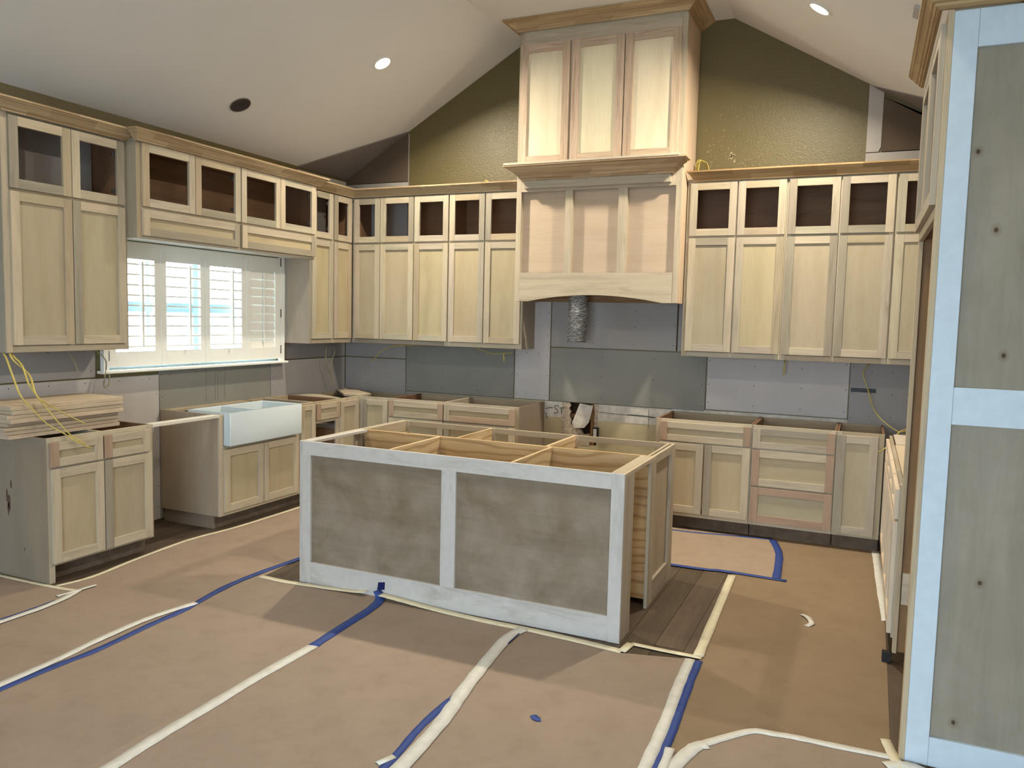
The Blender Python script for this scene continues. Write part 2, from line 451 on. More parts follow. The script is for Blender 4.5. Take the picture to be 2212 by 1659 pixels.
def carcass(R, t, s0, s1, z0, z1, depth, inside=M_DARK, outside=M_POPLAR, shelf=None, back=True, top=True, bottom=True, fin=(None, None), incol=DARKC):
    """side panels (thin finished skin outside), bottom, top, back"""
    th = .016; f = depth-.019
    if s0 > s1: s0, s1 = s1, s0
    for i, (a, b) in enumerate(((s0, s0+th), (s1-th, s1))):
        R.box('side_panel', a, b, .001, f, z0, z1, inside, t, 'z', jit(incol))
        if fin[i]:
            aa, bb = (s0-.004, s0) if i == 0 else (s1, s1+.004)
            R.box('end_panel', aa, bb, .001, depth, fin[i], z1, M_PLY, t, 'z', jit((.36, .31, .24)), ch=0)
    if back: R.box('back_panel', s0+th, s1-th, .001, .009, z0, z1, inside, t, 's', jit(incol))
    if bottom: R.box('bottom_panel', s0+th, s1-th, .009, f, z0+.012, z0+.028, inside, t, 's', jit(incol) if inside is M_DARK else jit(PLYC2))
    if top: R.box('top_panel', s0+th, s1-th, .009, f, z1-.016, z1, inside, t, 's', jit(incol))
    if shelf:
        for z in shelf: R.box('shelf', s0+th, s1-th, .009, f, z-.008, z+.008, inside, t, 's', jit(incol))

def face_frame(R, t, s0, s1, z0, z1, depth, stiles=(), rails=(), sw=.038, bot=.04, topw=.04, m=None):
    if s0 > s1: s0, s1 = s1, s0
    m = m or M_POPLAR; d0 = depth-.019
    for a, b in ((s0, s0+sw), (s1-sw, s1)): R.box('frame_stile', a, b, d0, depth, z0, z1, m, t, 'z', tone())
    for c in stiles: R.box('frame_stile', c-sw/2, c+sw/2, d0, depth, z0+bot, z1-topw, m, t, 'z', tone())
    for z, w in [(z0+bot/2, bot), (z1-topw/2, topw)] + [(z, .034) for z in rails]:
        R.box('frame_rail', s0+sw, s1-sw, d0, depth-.0004, z-w/2, z+w/2, m, t, 's', tone())

CROWN_PROF = [(0, 0), (.010, 0), (.013, .010), (.020, .014), (.030, .026), (.044, .048), (.054, .055), (.058, .062), (.068, .064), (.068, .076), (0, .076)]
ZU, ZS, ZD = 1.3665, 2.328, 2.757          # bottom of uppers, seam between doors, top of doors
DU = .3065                                # depth of uppers

# ------------------------------------------------------------------ room shell
XR, ZE, XS1, XS2, ZF = 5.76, 3.016, 1.9335, 3.826, 4.125
YB = -9.7
slopeR = (ZF-2.97)/(XR-XS2)
fl = struct(box('floor', -.15, XR+.15, YB, .15, -.12, -.012, M_SUB, ch=0))
pw, pl = .150, 1.22
i = 0; x = .0
FLOORC = (.098, .070, .047)
while x < XR:
    y = -(i*.47 % pl) + .0; y1 = 0.0; yy = -((i*.47) % pl)
    segs = []
    b = 0.0; e = yy if yy < -.05 else -pl
    while b > YB:
        e = max(e, YB); segs.append((e, b)); b = e; e = e-pl
    for (e, b) in segs:
        if b < -4.6: continue
        box('floor_plank', x+.0008, min(x+pw, XR)-.0008, e+.0008, b-.0008, -.012, 0, M_FLOOR, fl, 'y', jit(FLOORC, .22), ch=.001)
    x += pw; i += 1

# back wall: gable with the torn hole beside the range position
wb = struct(prism('wall_back', [(-.15, .885), (XR+.15, .885), (XR+.15, 2.97-.15*slopeR), (XR, 2.97), (XS2, ZF), (XS1, ZF), (0, ZE), (-.15, ZE-.08)], 1, 0.0, .15, M_GOLD))
box('lower_wall', -.15, 2.46, .0, .15, -.012, .885, M_PLASTER, wb, ch=0)
box('lower_wall', 2.765, XR+.15, .0, .15, -.012, .885, M_PLASTER, wb, ch=0)
box('lower_wall', 2.46, 2.765, .0, .15, -.012, .50, M_PLASTER, wb, ch=0)
box('cavity_back', 2.46, 2.765, .11, .15, .50, .885, M_DARKHOLE, wb, ch=0)
box('stud', 2.70, 2.738, .02, .11, .50, .885, M_PINE, wb, 'z', (.30, .17, .07))
box('blocking', 2.46, 2.70, .05, .11, .735, .775, M_PINE, wb, 'x', (.26, .14, .06))
# ragged broken gypsum around the hole
def ragged(name, pts, y0, y1, m, par):
    return prism(name, pts, 1, y0, y1, m, par)
ragged('broken_gypsum_edge', [(2.43, .885), (2.50, .885), (2.512, .855), (2.495, .83), (2.515, .80), (2.50, .77), (2.51, .745), (2.525, .72), (2.515, .69), (2.56, .655), (2.62, .64), (2.64, .60), (2.70, .61), (2.70, .5), (2.43, .5)], -.004, .03, M_GYP, wb)
ragged('broken_gypsum_edge', [(2.738, .885), (2.775, .885), (2.775, .56), (2.73, .56), (2.742, .62), (2.735, .66), (2.745, .70), (2.738, .75), (2.746, .80), (2.74, .84)], -.004, .03, M_GYP, wb)
slab3('torn_paper_flap', [(2.60, -.006, .882), (2.735, -.03, .870), (2.722, -.035, .80), (2.705, -.045, .72), (2.66, -.04, .665), (2.56, -.03, .655), (2.535, -.02, .70)], (.002, -.003, .001), M_PLASTER2, wb)
box('wall_face_patch', 2.775, 3.447, -.003, .0, .735, .885, M_PLASTER2, wb, ch=0)
box('wall_face_patch', 2.255, 2.43, -.003, .0, .74, .885, M_PLASTER2, wb, ch=0)
box('wall_face_patch', 3.38, 3.447, -.003, .0, .45, .735, M_PLASTER2, wb, ch=0)
tube('pencil_line', [(2.78, -.004, .815), (2.95, -.004, .808), (3.05, -.004, .808), (3.18, -.004, .805), (3.30, -.004, .800), (3.44, -.004, .795)], .0022, M_BLACK, wb, 5)
tube('pencil_line', [(3.05, -.005, .812), (3.20, -.005, .812), (3.30, -.005, .802)], .0022, M_BLACK, wb, 5)
tube('pencil_line', [(3.24, -.004, .87), (3.243, -.004, .78), (3.24, -.004, .70)], .0015, M_BLACK, wb, 5)
# handwritten mark "-ST"
def hand(pts): return tube('handwritten_mark', pts, .003, M_BLACK, wb, 5)
hand([(2.265, -.005, .812), (2.30, -.005, .822), (2.335, -.005, .826)])
hand([(2.395, -.005, .838), (2.378, -.005, .850), (2.358, -.005, .843), (2.356, -.005, .826), (2.378, -.005, .812), (2.388, -.005, .792), (2.37, -.005, .775), (2.35, -.005, .781)])
hand([(2.402, -.005, .826), (2.425, -.005, .830), (2.445, -.005, .829)])
hand([(2.424, -.005, .829), (2.423, -.005, .80), (2.422, -.005, .775)])
hand([(2.27, -.005, .775), (2.275, -.005, .745), (2.285, -.005, .72)])

# drywall sheets screwed on the back wall (each sheet a piece)
def sheet(x0, x1, z0, z1, m, yt=.012): return box('drywall_sheet', x0+.0025, x1-.0025, -yt, -.0002, z0+.0025, z1-.0025, m, wb, 'x', ch=.002)
sheet(.013, .748, .05, 1.206, M_DRY_GREY); sheet(.013, .748, 1.209, 2.78, M_DRY_GREY)
sheet(.750, 1.940, .888, 2.0, M_DRY_GREEN); sheet(.750, 1.94, .05, .884, M_DRY_GREY)
sheet(1.943, 2.298, .888, 2.0, M_DRY_LIGHT)
sheet(2.303, 3.462, 1.388, 2.9, M_DRY_GREY); sheet(2.303, 3.726, .888, 1.384, M_DRY_GREEN)
sheet(3.470, 3.726, 1.388, 2.0, M_DRY_GREY)
sheet(3.732, 4.848, .905, 2.0, M_DRY_LIGHT, .013); sheet(4.852, 5.745, .05, 2.0, M_DRY_GREY)
box('plaster_strip', 3.447, 4.85, -.004, -.0002, .82, .900, M_PLASTER2, wb, ch=0)
box('wall_slot', 4.862, 5.045, -.0135, -.0122, 1.125, 1.158, M_BLACK, wb, ch=0)
box('wall_slot', 3.463, 3.469, -.009, -.0004, 1.40, 1.79, M_DARKHOLE, wb, ch=0)
# gable patches left and right of the painted part
_zl = lambda x: ZE + (ZF-ZE)*x/XS1
prism('gable_patch', [(.003, 2.962), (.745, 2.962), (.745, _zl(.745)-.008), (.003, ZE-.006)], 1, -.012, -.0002, M_DRY_BROWN, wb)
prism('gable_patch', [(.003, 2.80), (.745, 2.80), (.745, 2.955), (.003, 2.955)], 1, -.012, -.0002, M_JOINTMUD, wb)
box('corner_bead', .748, .754, -.014, -.0002, 2.85, 3.42, M_JOINTMUD, wb)
_zr = lambda x: ZF - slopeR*(x-XS2)
prism('gable_patch', [(4.868, 2.985), (4.955, 2.985), (4.972, 3.02), (4.972, _zr(4.972)-.012), (4.868, _zr(4.868)-.006)], 1, -.013, -.0002, M_JOINTMUD, wb)
prism('gable_patch', [(4.975, 2.985), (5.755, 2.985), (5.755, _zr(5.755)-.045), (4.975, _zr(4.975)-.045)], 1, -.012, -.0002, M_DRY_BROWN, wb)
prism('gable_patch', [(4.868, 2.80), (5.755, 2.80), (5.755, 2.978), (4.868, 2.978)], 1, -.013, -.0002, M_JOINTMUD, wb)

def specks(pts, parent, name='mud_spatter'):
    vs, fs = [], []
    for (x, y, z, rr) in pts:
        b = len(vs); n = 7
        for k in range(n):
            w = k*2*math.pi/n; q = rr*random.uniform(.6, 1.2); vs.append(Vector((x + math.cos(w)*q, y, z + math.sin(w)*q*1.3)))
        fs.append(tuple(range(b, b+n)))
    o = mesh_obj(name, vs, fs, M_SPAT, parent, 0, recalc=False); o['kind'] = 'stuff'; return o
M_SPAT = plain('dried_joint_compound', (.34, .275, .155), .8)
_r2 = random.Random(11); pts = []
for k in range(110):
    x = 3.60 + abs(_r2.gauss(0, .30)); z = 2.90 + abs(_r2.gauss(0, .22))
    if x < 4.8: pts.append((x, -.0012, z, _r2.uniform(.0016, .0048)))
for k in range(6): pts.append((3.86+_r2.uniform(-.02, .02), -.0012, 3.02+_r2.uniform(-.05, .05), .011))
specks(pts, wb)
# screw dimples on the sheets: one stuff part
def dimples(pts, normal, parent, name='screw_dimple'):
    vs, fs = [], []
    for p in pts:
        p = Vector(p); b = len(vs); rr = .0042
        a = Vector((1, 0, 0)) if normal == 'y' else Vector((0, 1, 0))
        for k in range(6):
            w = k*math.pi/3; vs.append(p + a*math.cos(w)*rr + Vector((0, 0, 1))*math.sin(w)*rr)
        fs.append(tuple(range(b, b+6)))
    o = mesh_obj(name, vs, fs, M_BLACK, parent, 0, recalc=False); o['kind'] = 'stuff'; return o
pts = []
for x0, x1, z0, z1, ys in ((.75, 1.94, .9, 1.35, .0128), (1.943, 2.298, .9, 1.75, .0128), (2.303, 3.462, 1.40, 1.78, .0128), (2.303, 3.726, .9, 1.37, .0128), (3.732, 4.848, .92, 1.34, .0138), (4.852, 5.3, .9, 1.34, .0128), (.013, .748, .9, 1.2, .0128)):
    zz = z0+.03
    while zz < z1:
        for xx in (x0+.025, x1-.025): pts.append((xx+random.uniform(-.006, .006), -ys, zz+random.uniform(-.02, .02)))
        zz += .19
    for xx in (x0+(x1-x0)*.35, x0+(x1-x0)*.68):
        for zz in (z0+.04, (z0+z1)/2, z1-.05): pts.append((xx, -ys, zz))
dimples(pts, 'y', wb)

# left wall with the window opening
WY0, WY1, WZ0, WZ1 = -2.86, -1.00, 1.205, 2.135
wl = struct(box('wall_left', -.15, 0, YB, WY0, -.012, ZE-.002, M_GOLD, ch=0))
box('wall_left_part', -.15, 0, WY1, .0, -.012, ZE-.002, M_GOLD, wl, ch=0)
box('wall_left_part', -.15, 0, WY0, WY1, -.012, WZ0, M_GOLD, wl, ch=0)
box('wall_left_part', -.15, 0, WY0, WY1, WZ1, ZE-.002, M_GOLD, wl, ch=0)
def sheetl(y0, y1, z0, z1, m): return box('drywall_sheet', .0002, .012, y0+.0025, y1-.0025, z0+.0025, z1-.0025, m, wl, 'y', ch=.002)
sheetl(-4.3, -2.39, .02, 1.150, M_DRY_LIGHT); sheetl(-2.39, -1.14, .02, 1.178, M_DRY_GREEN); sheetl(-1.14, -.013, .02, 1.203, M_DRY_GREY)
sheetl(-4.3, -2.935, 1.155, 2.78, M_DRY_GREY); sheetl(-.985, -.013, 1.208, 2.78, M_DRY_GREY)
box('wall_patch', .0002, .012, -.765, -.013, 2.80, 2.985, M_JOINTMUD, wl)
pts = []
for y0, y1, z0, z1 in ((-4.2, -2.39, .1, 1.14), (-2.39, -1.14, .1, 1.16), (-1.14, -.02, .75, 1.19), (-4.2, -2.95, 1.17, 1.36), (-.98, -.02, 1.22, 1.36)):
    zz = z0+.03
    while zz < z1:
        for yy in (y0+.025, y1-.025): pts.append((.0128, yy+random.uniform(-.006, .006), zz+random.uniform(-.02, .02)))
        zz += .17
    yy = y0+.1
    while yy < y1:
        pts.append((.0128, yy, z1-.02)); yy += .27
dimples(pts, 'x', wl)
for yy in (-1.92, -1.82, -1.79, -1.71): tube('pencil_line', [(.0128, yy, 1.16), (.0128, yy, .9)], .0009, M_DRY_BROWN, wl, 4, smooth=False)

# right and front walls, ceiling
wr = struct(box('wall_right', XR, XR+.15, YB, .0, -.012, 2.97, M_DRY_LIGHT, ch=0))
wf = struct(prism('wall_front', [(-.15, -.012), (2.6, -.012), (2.6, 2.35), (5.5, 2.35), (5.5, -.012), (XR+.15, -.012), (XR+.15, 2.88), (XS2, ZF), (XS1, ZF), (-.15, 2.93)], 1, YB-.15, YB, M_CEIL))
ce = struct(slab3('ceiling', [(XS1, .15, ZF), (XS2, .15, ZF), (XS2, YB-.15, ZF), (XS1, YB-.15, ZF)], (0, 0, .12), M_CEIL))
slab3('ceiling_slope', [(-.15, .15, ZE-.15*(ZF-ZE)/XS1), (XS1, .15, ZF), (XS1, YB-.15, ZF), (-.15, YB-.15, ZE-.15*(ZF-ZE)/XS1)], (0, 0, .12), M_CEIL, ce)
slab3('ceiling_slope', [(XS2, .15, ZF), (XR+.15, .15, 2.97-.15*slopeR), (XR+.15, YB-.15, 2.97-.15*slopeR), (XS2, YB-.15, ZF)], (0, 0, .12), M_CEIL, ce)
# unpainted drywall triangles on the slopes
slab3('ceiling_patch', [(.006, -.013, ZE-.002), (.745, -.013, _zl(.745)-.002), (.006, -.765, ZE-.002)], (.005, 0, -.009), M_DRY_TAUPE, ce)
slab3('ceiling_patch', [(4.90, -.013, _zr(4.90)-.002), (5.755, -.013, _zr(5.755)-.002), (5.755, -.83, _zr(5.755)-.002)], (-.004, 0, -.007), M_DRY_TAUPE, ce)

gr = struct(box('exterior_ground', -30, 30, -40, 20, -.30, -.16, M_CONC, ch=0))

# recessed lights on the slopes
def slope_frame(x):
    if x < XS1: n = Vector((ZF-ZE, 0, -XS1)).normalized()
    else: n = Vector((-slopeR, 0, -1)).normalized()
    return n
def disc_ring(name, c, n, r0, r1, depth, m, parent, seg=28):
    a = n.cross(Vector((0, 1, 0))).normalized(); b = n.cross(a).normalized(); vs, fs = [], []
    for (r, d) in ((r0, .0), (r1, .0), (r1, depth), (r0, depth)):
        for k in range(seg):
            w = 2*math.pi*k/seg; vs.append(c + a*math.cos(w)*r + b*math.sin(w)*r + n*d)
    for j in range(4):
        for k in range(seg): fs.append((j*seg+k, j*seg+(k+1) % seg, ((j+1) % 4)*seg+(k+1) % seg, ((j+1) % 4)*seg+k))
    return mesh_obj(name, vs, fs, m, parent)
def disc(name, c, n, r, th, m, parent, seg=28):
    a = n.cross(Vector((0, 1, 0))).normalized(); b = n.cross(a).normalized(); vs = []
    for d in (0, th):
        for k in range(seg):
            w = 2*math.pi*k/seg; vs.append(c + a*math.cos(w)*r + b*math.sin(w)*r + n*d)
    fs = [tuple(range(seg)), tuple(range(seg, 2*seg))] + [(k, (k+1) % seg, seg+(k+1) % seg, seg+k) for k in range(seg)]
    return mesh_obj(name, vs, fs, m, parent)
lamp_lab = {(1.201, -1.166): 'lit round recessed light in the left ceiling slope', (4.557, -1.178): 'lit round recessed light in the right ceiling slope'}
def downlight(x, y):
    z = _zl(x) if x < XS1 else (ZF if x < XS2 else _zr(x)); n = slope_frame(x) if not XS1 <= x <= XS2 else Vector((0, 0, -1))
    c = Vector((x, y, z))
    t = thing('recessed_light', c, lamp_lab.get((x, y), 'round recessed ceiling light out of the frame, over the %s aisle' % ('left' if x < 3 else 'right')), 'ceiling light', 'recessed ceiling lights')
    disc_ring('trim_ring', c + n*.0005, n, .066, .088, .007, M_WPAINT, t)
    disc('lens', c + n*.0005, n, .064, .004, M_LAMP, t)
    d = bpy.data.lights.new('recessed_light_beam', 'AREA'); d.shape = 'DISK'; d.size = .125; d.energy = LAMP_POWER*(1.0 if y > -2 else .32); d.color = LAMP_COLOR; d.spread = math.radians(158)
    o = bpy.data.objects.new('beam', d); C.objects.link(o); o.parent = t; o.location = n*.02
    o.rotation_euler = (n*.68+Vector((0, 0, -.32))).normalized().to_track_quat('-Z', 'Y').to_euler()
for (x, y) in ((1.201, -1.166), (4.557, -1.178), (1.2, -3.75), (4.56, -3.75)): downlight(x, y)
# empty can opening
c = Vector((.404, -1.933, _zl(.404))); n = slope_frame(.4)
t = thing('light_can_opening', c, 'empty dark round opening in the left ceiling slope without a lamp', 'ceiling opening')
disc('dark_can', c + n*.001, n, .078, .002, M_CLIP, t); disc_ring('rim', c + n*.001, n, .078, .084, .005, M_STEEL, t)
tube('loose_wire', [c+n*.004+Vector((.02, .03, .012)), c+n*.012+Vector((.0, .0, .0)), c+n*.006+Vector((-.02, -.03, -.012))], .004, M_CLIP, t)
c = Vector((5.125, -1.86, _zr(5.125))); n = slope_frame(5); a = Vector((1, 0, -slopeR)).normalized()
t = thing('ceiling_bracket', c, 'small grey plate with two dark clips on the right ceiling slope', 'bracket')
def oriented(name, c, a, b, n, la, lb, ln, m, par):
    vs = [c + a*la*i + b*lb*j + n*ln*k for i in (-.5, .5) for j in (-.5, .5) for k in (0, 1)]
    return mesh_obj(name, vs, [(0, 1, 3, 2), (4, 6, 7, 5), (0, 4, 5, 1), (2, 3, 7, 6), (0, 2, 6, 4), (1, 5, 7, 3)], m, par)
yv = Vector((0, 1, 0))
oriented('plate', c + n*.001 + a*-.01, a, yv, n, .06, .16, .014, M_JOINTMUD, t)
oriented('clip', c + n*.015 + a*.022 + yv*.035, a, yv, n, .018, .055, .018, M_CLIP, t); oriented('clip', c + n*.015 + a*.022 - yv*.04, a, yv, n, .018, .055, .018, M_CLIP, t)

# ------------------------------------------------------------------ kitchen window and shutters
wn = struct(empty('window_1', (-.08, -1.93, WZ0)))
def wbx(nm, y0, y1, z0, z1, x0=-.12, x1=-.07, m=M_SASH): return box(nm, x0, x1, y0, y1, z0, z1, m, wn)
for y0, y1 in ((WY0, WY0+.06), (-1.985, -1.895), (WY1-.06, WY1)): wbx('window_jamb', y0, y1, WZ0, WZ1, -.145, -.05)
for y0, y1 in ((WY0+.06, -1.985), (-1.895, WY1-.06)):
    wbx('window_sash_rail', y0, y1, WZ0, WZ0+.06); wbx('window_sash_rail', y0, y1, WZ1-.05, WZ1); wbx('meeting_rail', y0, y1, 1.625, 1.70)
    wbx('muntin', (y0+y1)/2-.012, (y0+y1)/2+.012, WZ0+.06, 1.625, -.105, -.09); wbx('muntin', (y0+y1)/2-.012, (y0+y1)/2+.012, 1.70, WZ1-.05, -.105, -.09)
    box('pane', -.099, -.095, y0, y1, WZ0+.06, WZ1-.05, M_GLASS, wn, ch=0)
sh = thing('plantation_shutters', (.03, -1.93, 1.2), 'white four-panel plantation shutters in front of the bright kitchen window', 'shutters')
F0, F1 = -2.90, -.999
box('shutter_frame', .0125, .05, F0, F0+.045, 1.203, 2.14, M_SHUT, sh, 'z'); box('shutter_frame', .0125, .05, F1-.045, F1, 1.203, 2.14, M_SHUT, sh, 'z')
box('sill', .0125, .085, -2.93, -.985, 1.182, 1.202, M_SHUT, sh, 'y', ch=.004)
px = [(-2.852, -2.392), (-2.388, -1.952), (-1.946, -1.486), (-1.482, -1.047)]
ow = [(-2.795, -2.449), (-2.338, -2.0), (-1.897, -1.541), (-1.428, -1.116)]
bars = [-2.585, -2.137, -1.676, -1.268]
for k in range(4):
    (a, b), (c0, c1) = px[k], ow[k]
    P = box('shutter_panel', .018, .044, a, c0, 1.222, 2.132, M_SHUT, sh, 'z')
    box('panel_stile', .018, .044, c1, b, 1.222, 2.132, M_SHUT, P, 'z')
    box('panel_rail', .018, .044, c0, c1, 1.222, 1.332, M_SHUT, P, 'y'); box('panel_rail', .018, .044, c0, c1, 2.008, 2.132, M_SHUT, P, 'y')
    for j in range(9):
        z = 1.332 + (j+.5)*.0751
        hd, ht = (.032 if k < 3 else .0384), (.0058 if k < 3 else .0040)
        tilt = math.radians(0 if k < 3 else 82)
        me = box_mesh('louver', hd, (c1-c0)/2-.002, ht, .001); set_uv(me, 1)
        o = _link('louver', me, M_SHUT, P, (.031, (c0+c1)/2, z)); o.rotation_euler = (0, tilt, 0)
    xb = .072 if k < 3 else .046
    box('tilt_bar', xb, xb+.010, bars[k]-.008, bars[k]+.008, 1.37, 1.99, M_SHUT, P, 'z')
for y in (-2.857, -1.044):
    for z in (1.27, 1.60, 2.06): box('hinge', .044, .050, y-.005, y+.005, z, z+.075, M_HINGE, sh)

# ------------------------------------------------------------------ upper cabinets
def upper(R, name, s0, s1, doors, label, group, fin=(None, None), z0=ZU, z1=2.79, depth=DU, glass=True, hinges=None, split=True):
    p = R.P((s0+s1)/2, depth/2, z0)
    t = thing(name, p, label, 'cabinet', group)
    carcass(R, t, s0, s1, z0, z1, depth, shelf=[ZS], fin=fin)
    mids = [(doors[i][1]+doors[i+1][0])/2 for i in range(len(doors)-1)]
    face_frame(R, t, s0, s1, z0, z1, depth, stiles=mids, rails=[ZS])
    for i, (a, b) in enumerate(doors):
        front(R, 'glass_door', t, a, b, ZS+.010, ZD, depth, 'open', hinge=(hinges[i] if hinges else None))
        front(R, 'door', t, a, b, 1.410, ZS-.008, depth)
    return t
upper(LEFT, 'upper_cabinet', -3.757, -2.910, [(-3.721, -3.326), (-3.320, -2.934)], 'tall bare wood upper cabinet at left edge, left of the shuttered window', 'bare wood upper cabinets', fin=(ZU, ZU), hinges=[None, 1])
upper(LEFT, 'upper_cabinet', -.968, -.3275, [(-.945, -.643), (-.618, -.345)], 'narrow upper cabinet with two slim doors right of the window, in the corner', 'bare wood upper cabinets', fin=(ZU, None), hinges=[1, 1])
upper(BACK, 'upper_cabinet', .3075, 1.384, [(.335, .630), (.640, 1.006), (1.016, 1.378)], 'three-door upper cabinet on the back wall touching the left corner', 'bare wood upper cabinets')
upper(BACK, 'upper_cabinet', 1.386, 2.134, [(1.391, 1.750), (1.760, 2.118)], 'two-door upper cabinet directly left of the range hood', 'bare wood upper cabinets', fin=(None, ZU))
upper(BACK, 'upper_cabinet', 3.568, 4.338, [(3.596, 3.960), (3.972, 4.330)], 'two-door upper cabinet directly right of the range hood', 'bare wood upper cabinets')
upper(BACK, 'upper_cabinet', 4.340, 5.098, [(4.352, 4.715), (4.726, 5.090)], 'two-door upper cabinet second to the right of the range hood', 'bare wood upper cabinets')
upper(BACK, 'upper_cabinet', 5.100, 5.755, [(5.108, 5.46)], 'upper cabinet half hidden behind the tall refrigerator cabinet', 'bare wood upper cabinets')
# bridge cabinet above the window, standing proud of its neighbours
t = thing('bridge_cabinet', (.2, -1.94, 2.125), 'bridge cabinet with four open glass doors and two drawer panels above the window', 'cabinet')
D2 = .400; B0, B1 = -2.904, -.985
carcass(LEFT, t, B0, B1, 2.335, 2.79, D2, shelf=None)
for a, b in ((B0-.0035, B0), (B1, B1+.0035)): LEFT.box('end_panel', a, b, .3085, D2, 2.125, 2.79, M_PLY, t, 'z', GREY, ch=0)
LEFT.box('soffit', B0, B1, .05, D2-.02, 2.140, 2.150, M_WPAINT, t, 's')
face_frame(LEFT, t, B0, B1, 2.125, 2.79, D2, stiles=[-1.94], rails=[2.333], bot=.03)
tn = [(.47, .42, .33), (.54, .46, .34)]
for i, (a, b) in enumerate([(-2.867, -2.408), (-2.403, -1.947), (-1.936, -1.484), (-1.480, -1.021)]):
    front(LEFT, 'glass_door', t, a, b, 2.343, 2.766, D2, 'open', hinge=[None, 1, None, 1][i])
for a, b in ((-2.867, -1.955), (-1.928, -1.021)): front(LEFT, 'drawer_front', t, a, b, 2.146, 2.325, D2, tones=[PALE, GREY, GREY, PALE2])
# crown mouldings
def crown(name, path, side, label, z=2.769, prof=CROWN_PROF, group='crown mouldings', e0=None, e1=None, col=CROWN):
    o = sweep(name, path, prof, z, M_FINGER, None, side, col, e0, e1); return tag(o, label, 'moulding', group)
g = .0215
crown('crown_moulding', [(.012, -3.759), (DU+g, -3.759), (DU+g, -2.912)], 1, 'crown moulding on the left-edge upper cabinet, left of the bridge cabinet', col=(.43, .34, .225))
crown('crown_moulding', [(DU+g+.072, -2.91), (D2+g, -2.91), (D2+g, -.98), (DU+g+.072, -.98)], 1, 'long projecting crown moulding over the bridge cabinet above the window', col=(.43, .34, .225))
crown('crown_moulding', [(DU+g, -.977), (DU+g, -DU-g), (2.136, -DU-g)], 1, 'crown moulding turning the left inner corner above the upper cabinets', col=(.43, .34, .225))
crown('crown_moulding', [(3.6365, -DU-g), (5.757, -DU-g)], 1, 'straight crown moulding over the cabinets right of the range hood', e0=(-1.0, -1.0))

# ------------------------------------------------------------------ range hood cabinet
HX0, HX1, HY, HZ = 2.140, 3.560, -.50, 1.792
h = thing('range_hood_cabinet', (2.85, -.25, HZ), 'tall bare wood range hood cabinet with three doors and an arched apron', 'range hood')
box('side_panel', HX0, HX0+.018, HY+.019, -.0135, HZ, 4.12, M_PLY, h, 'z', PALE2); box('side_panel', HX1-.018, HX1, HY+.019, -.0135, HZ, 4.12, M_PLY, h, 'z', (.60, .46, .33))
# upper face frame
for a, b in ((HX0, HX0+.045), (HX1-.045, HX1)): box('frame_stile', a, b, HY, HY+.019, HZ, 4.12, M_POPLAR, h, 'z', PALE)
for c in (2.607, 3.066): box('frame_stile', c-.024, c+.024, HY, HY+.019, 2.94, 3.93, M_POPLAR, h, 'z', PALE)
box('frame_rail', HX0+.045, HX1-.045, HY+.0004, HY+.019, 3.905, 4.12, M_POPLAR, h, 'x', (.54, .46, .34))
box('frame_rail', HX0+.045, HX1-.045, HY+.0004, HY+.019, 2.72, 2.975, M_POPLAR, h, 'x', PALE)
PK = (.54, .41, .30)
for k, (a, b) in enumerate([(2.158, 2.598), (2.617, 3.060), (3.071, 3.516)]):
    front(BACK, 'door', h, a, b, 2.948, 3.930, .50, fw=.066, tones=[jit(PK), jit(PK), jit(PK), jit(PK, .1)], ptone=(.70, .62, .44), wm=M_STREAKY)
# lower hood: recessed panels between stiles
LZ0, LZ1 = 2.036, 2.72
for k, (a, b) in enumerate([(2.185, 2.587), (2.652, 3.047), (3.123, 3.515)]):
    box('recessed_panel', a-.01, b+.01, HY+.045, HY+.051, LZ0-.01, LZ1+.01, M_PLY, h, 'x', (.50, .39, .285))
for a, b in ((2.587, 2.652), (3.047, 3.123)): box('frame_stile', a, b, HY, HY+.045, LZ0, LZ1, M_POPLAR, h, 'z', PALE)
for a, b in ((2.170, 2.185), (3.515, 3.542)): box('inner_stile', a, b, HY+.0195, HY+.045, LZ0, LZ1, M_POPLAR, h, 'z', PALE)
arc = [(HX0+.046, HZ), (2.27, HZ)]
for k in range(1, 24):
    q = k/24; xx = 2.27 + (3.43-2.27)*q; arc.append((xx, HZ + .058*math.sin(math.pi*q)**.85 if 0 < q < 1 else HZ))
arc += [(3.43, HZ), (HX1-.046, HZ), (HX1-.046, LZ0), (HX0+.046, LZ0)]
prism('arched_apron', arc, 1, HY-.003, HY+.0188, M_POPLAR, h, 0, PALE)
box('inner_board', HX0+.02, HX1-.02, -.040, -.016, 1.80, 2.03, M_PINE, h, 'x', (.26, .16, .08))
box('hood_shelf', HX0+.02, HX1-.02, -.45, -.04, 2.10, 2.116, M_DARK, h, 'x', DARKC)
# mantle: ledge, stepped crown and frieze with returns
MX0, MX1 = 2.222, 3.478
mant = [(0, 0), (.020, .0), (.024, .012), (.040, .020), (.046, .034), (.070, .052), (.078, .064), (.112, .082), (.120, .094), (.144, .100), (.144, .110), (0, .110)]
sweep('mantle_moulding', [(MX0, HY-.0005), (MX0, HY-.028), (MX1, HY-.028), (MX1, HY-.0005)], mant, 2.808, M_FINGER, h, 1, (.47, .36, .24))
box('mantle_ledge', MX0-.135, MX1+.09, HY-.176, HY-.0005, 2.919, 2.936, M_POPLAR, h, 'x', (.62, .54, .41))
box('frieze_board', MX0, MX1, HY-.042, HY-.0005, 2.742, 2.807, M_POPLAR, h, 'x', PALE2)
HCP = [(0, 0), (.012, 0), (.018, .012), (.085, .062), (.098, .068), (.112, .072), (.112, .083), (0, .083)]
crown('crown_moulding', [(HX0-.001, -.002), (HX0-.001, HY-.0215), (HX1+.001, HY-.0215), (HX1+.001, -.002)], 1, 'wide crown moulding at the ceiling around the top of the hood', 4.0405, HCP, col=(.48, .37, .23))
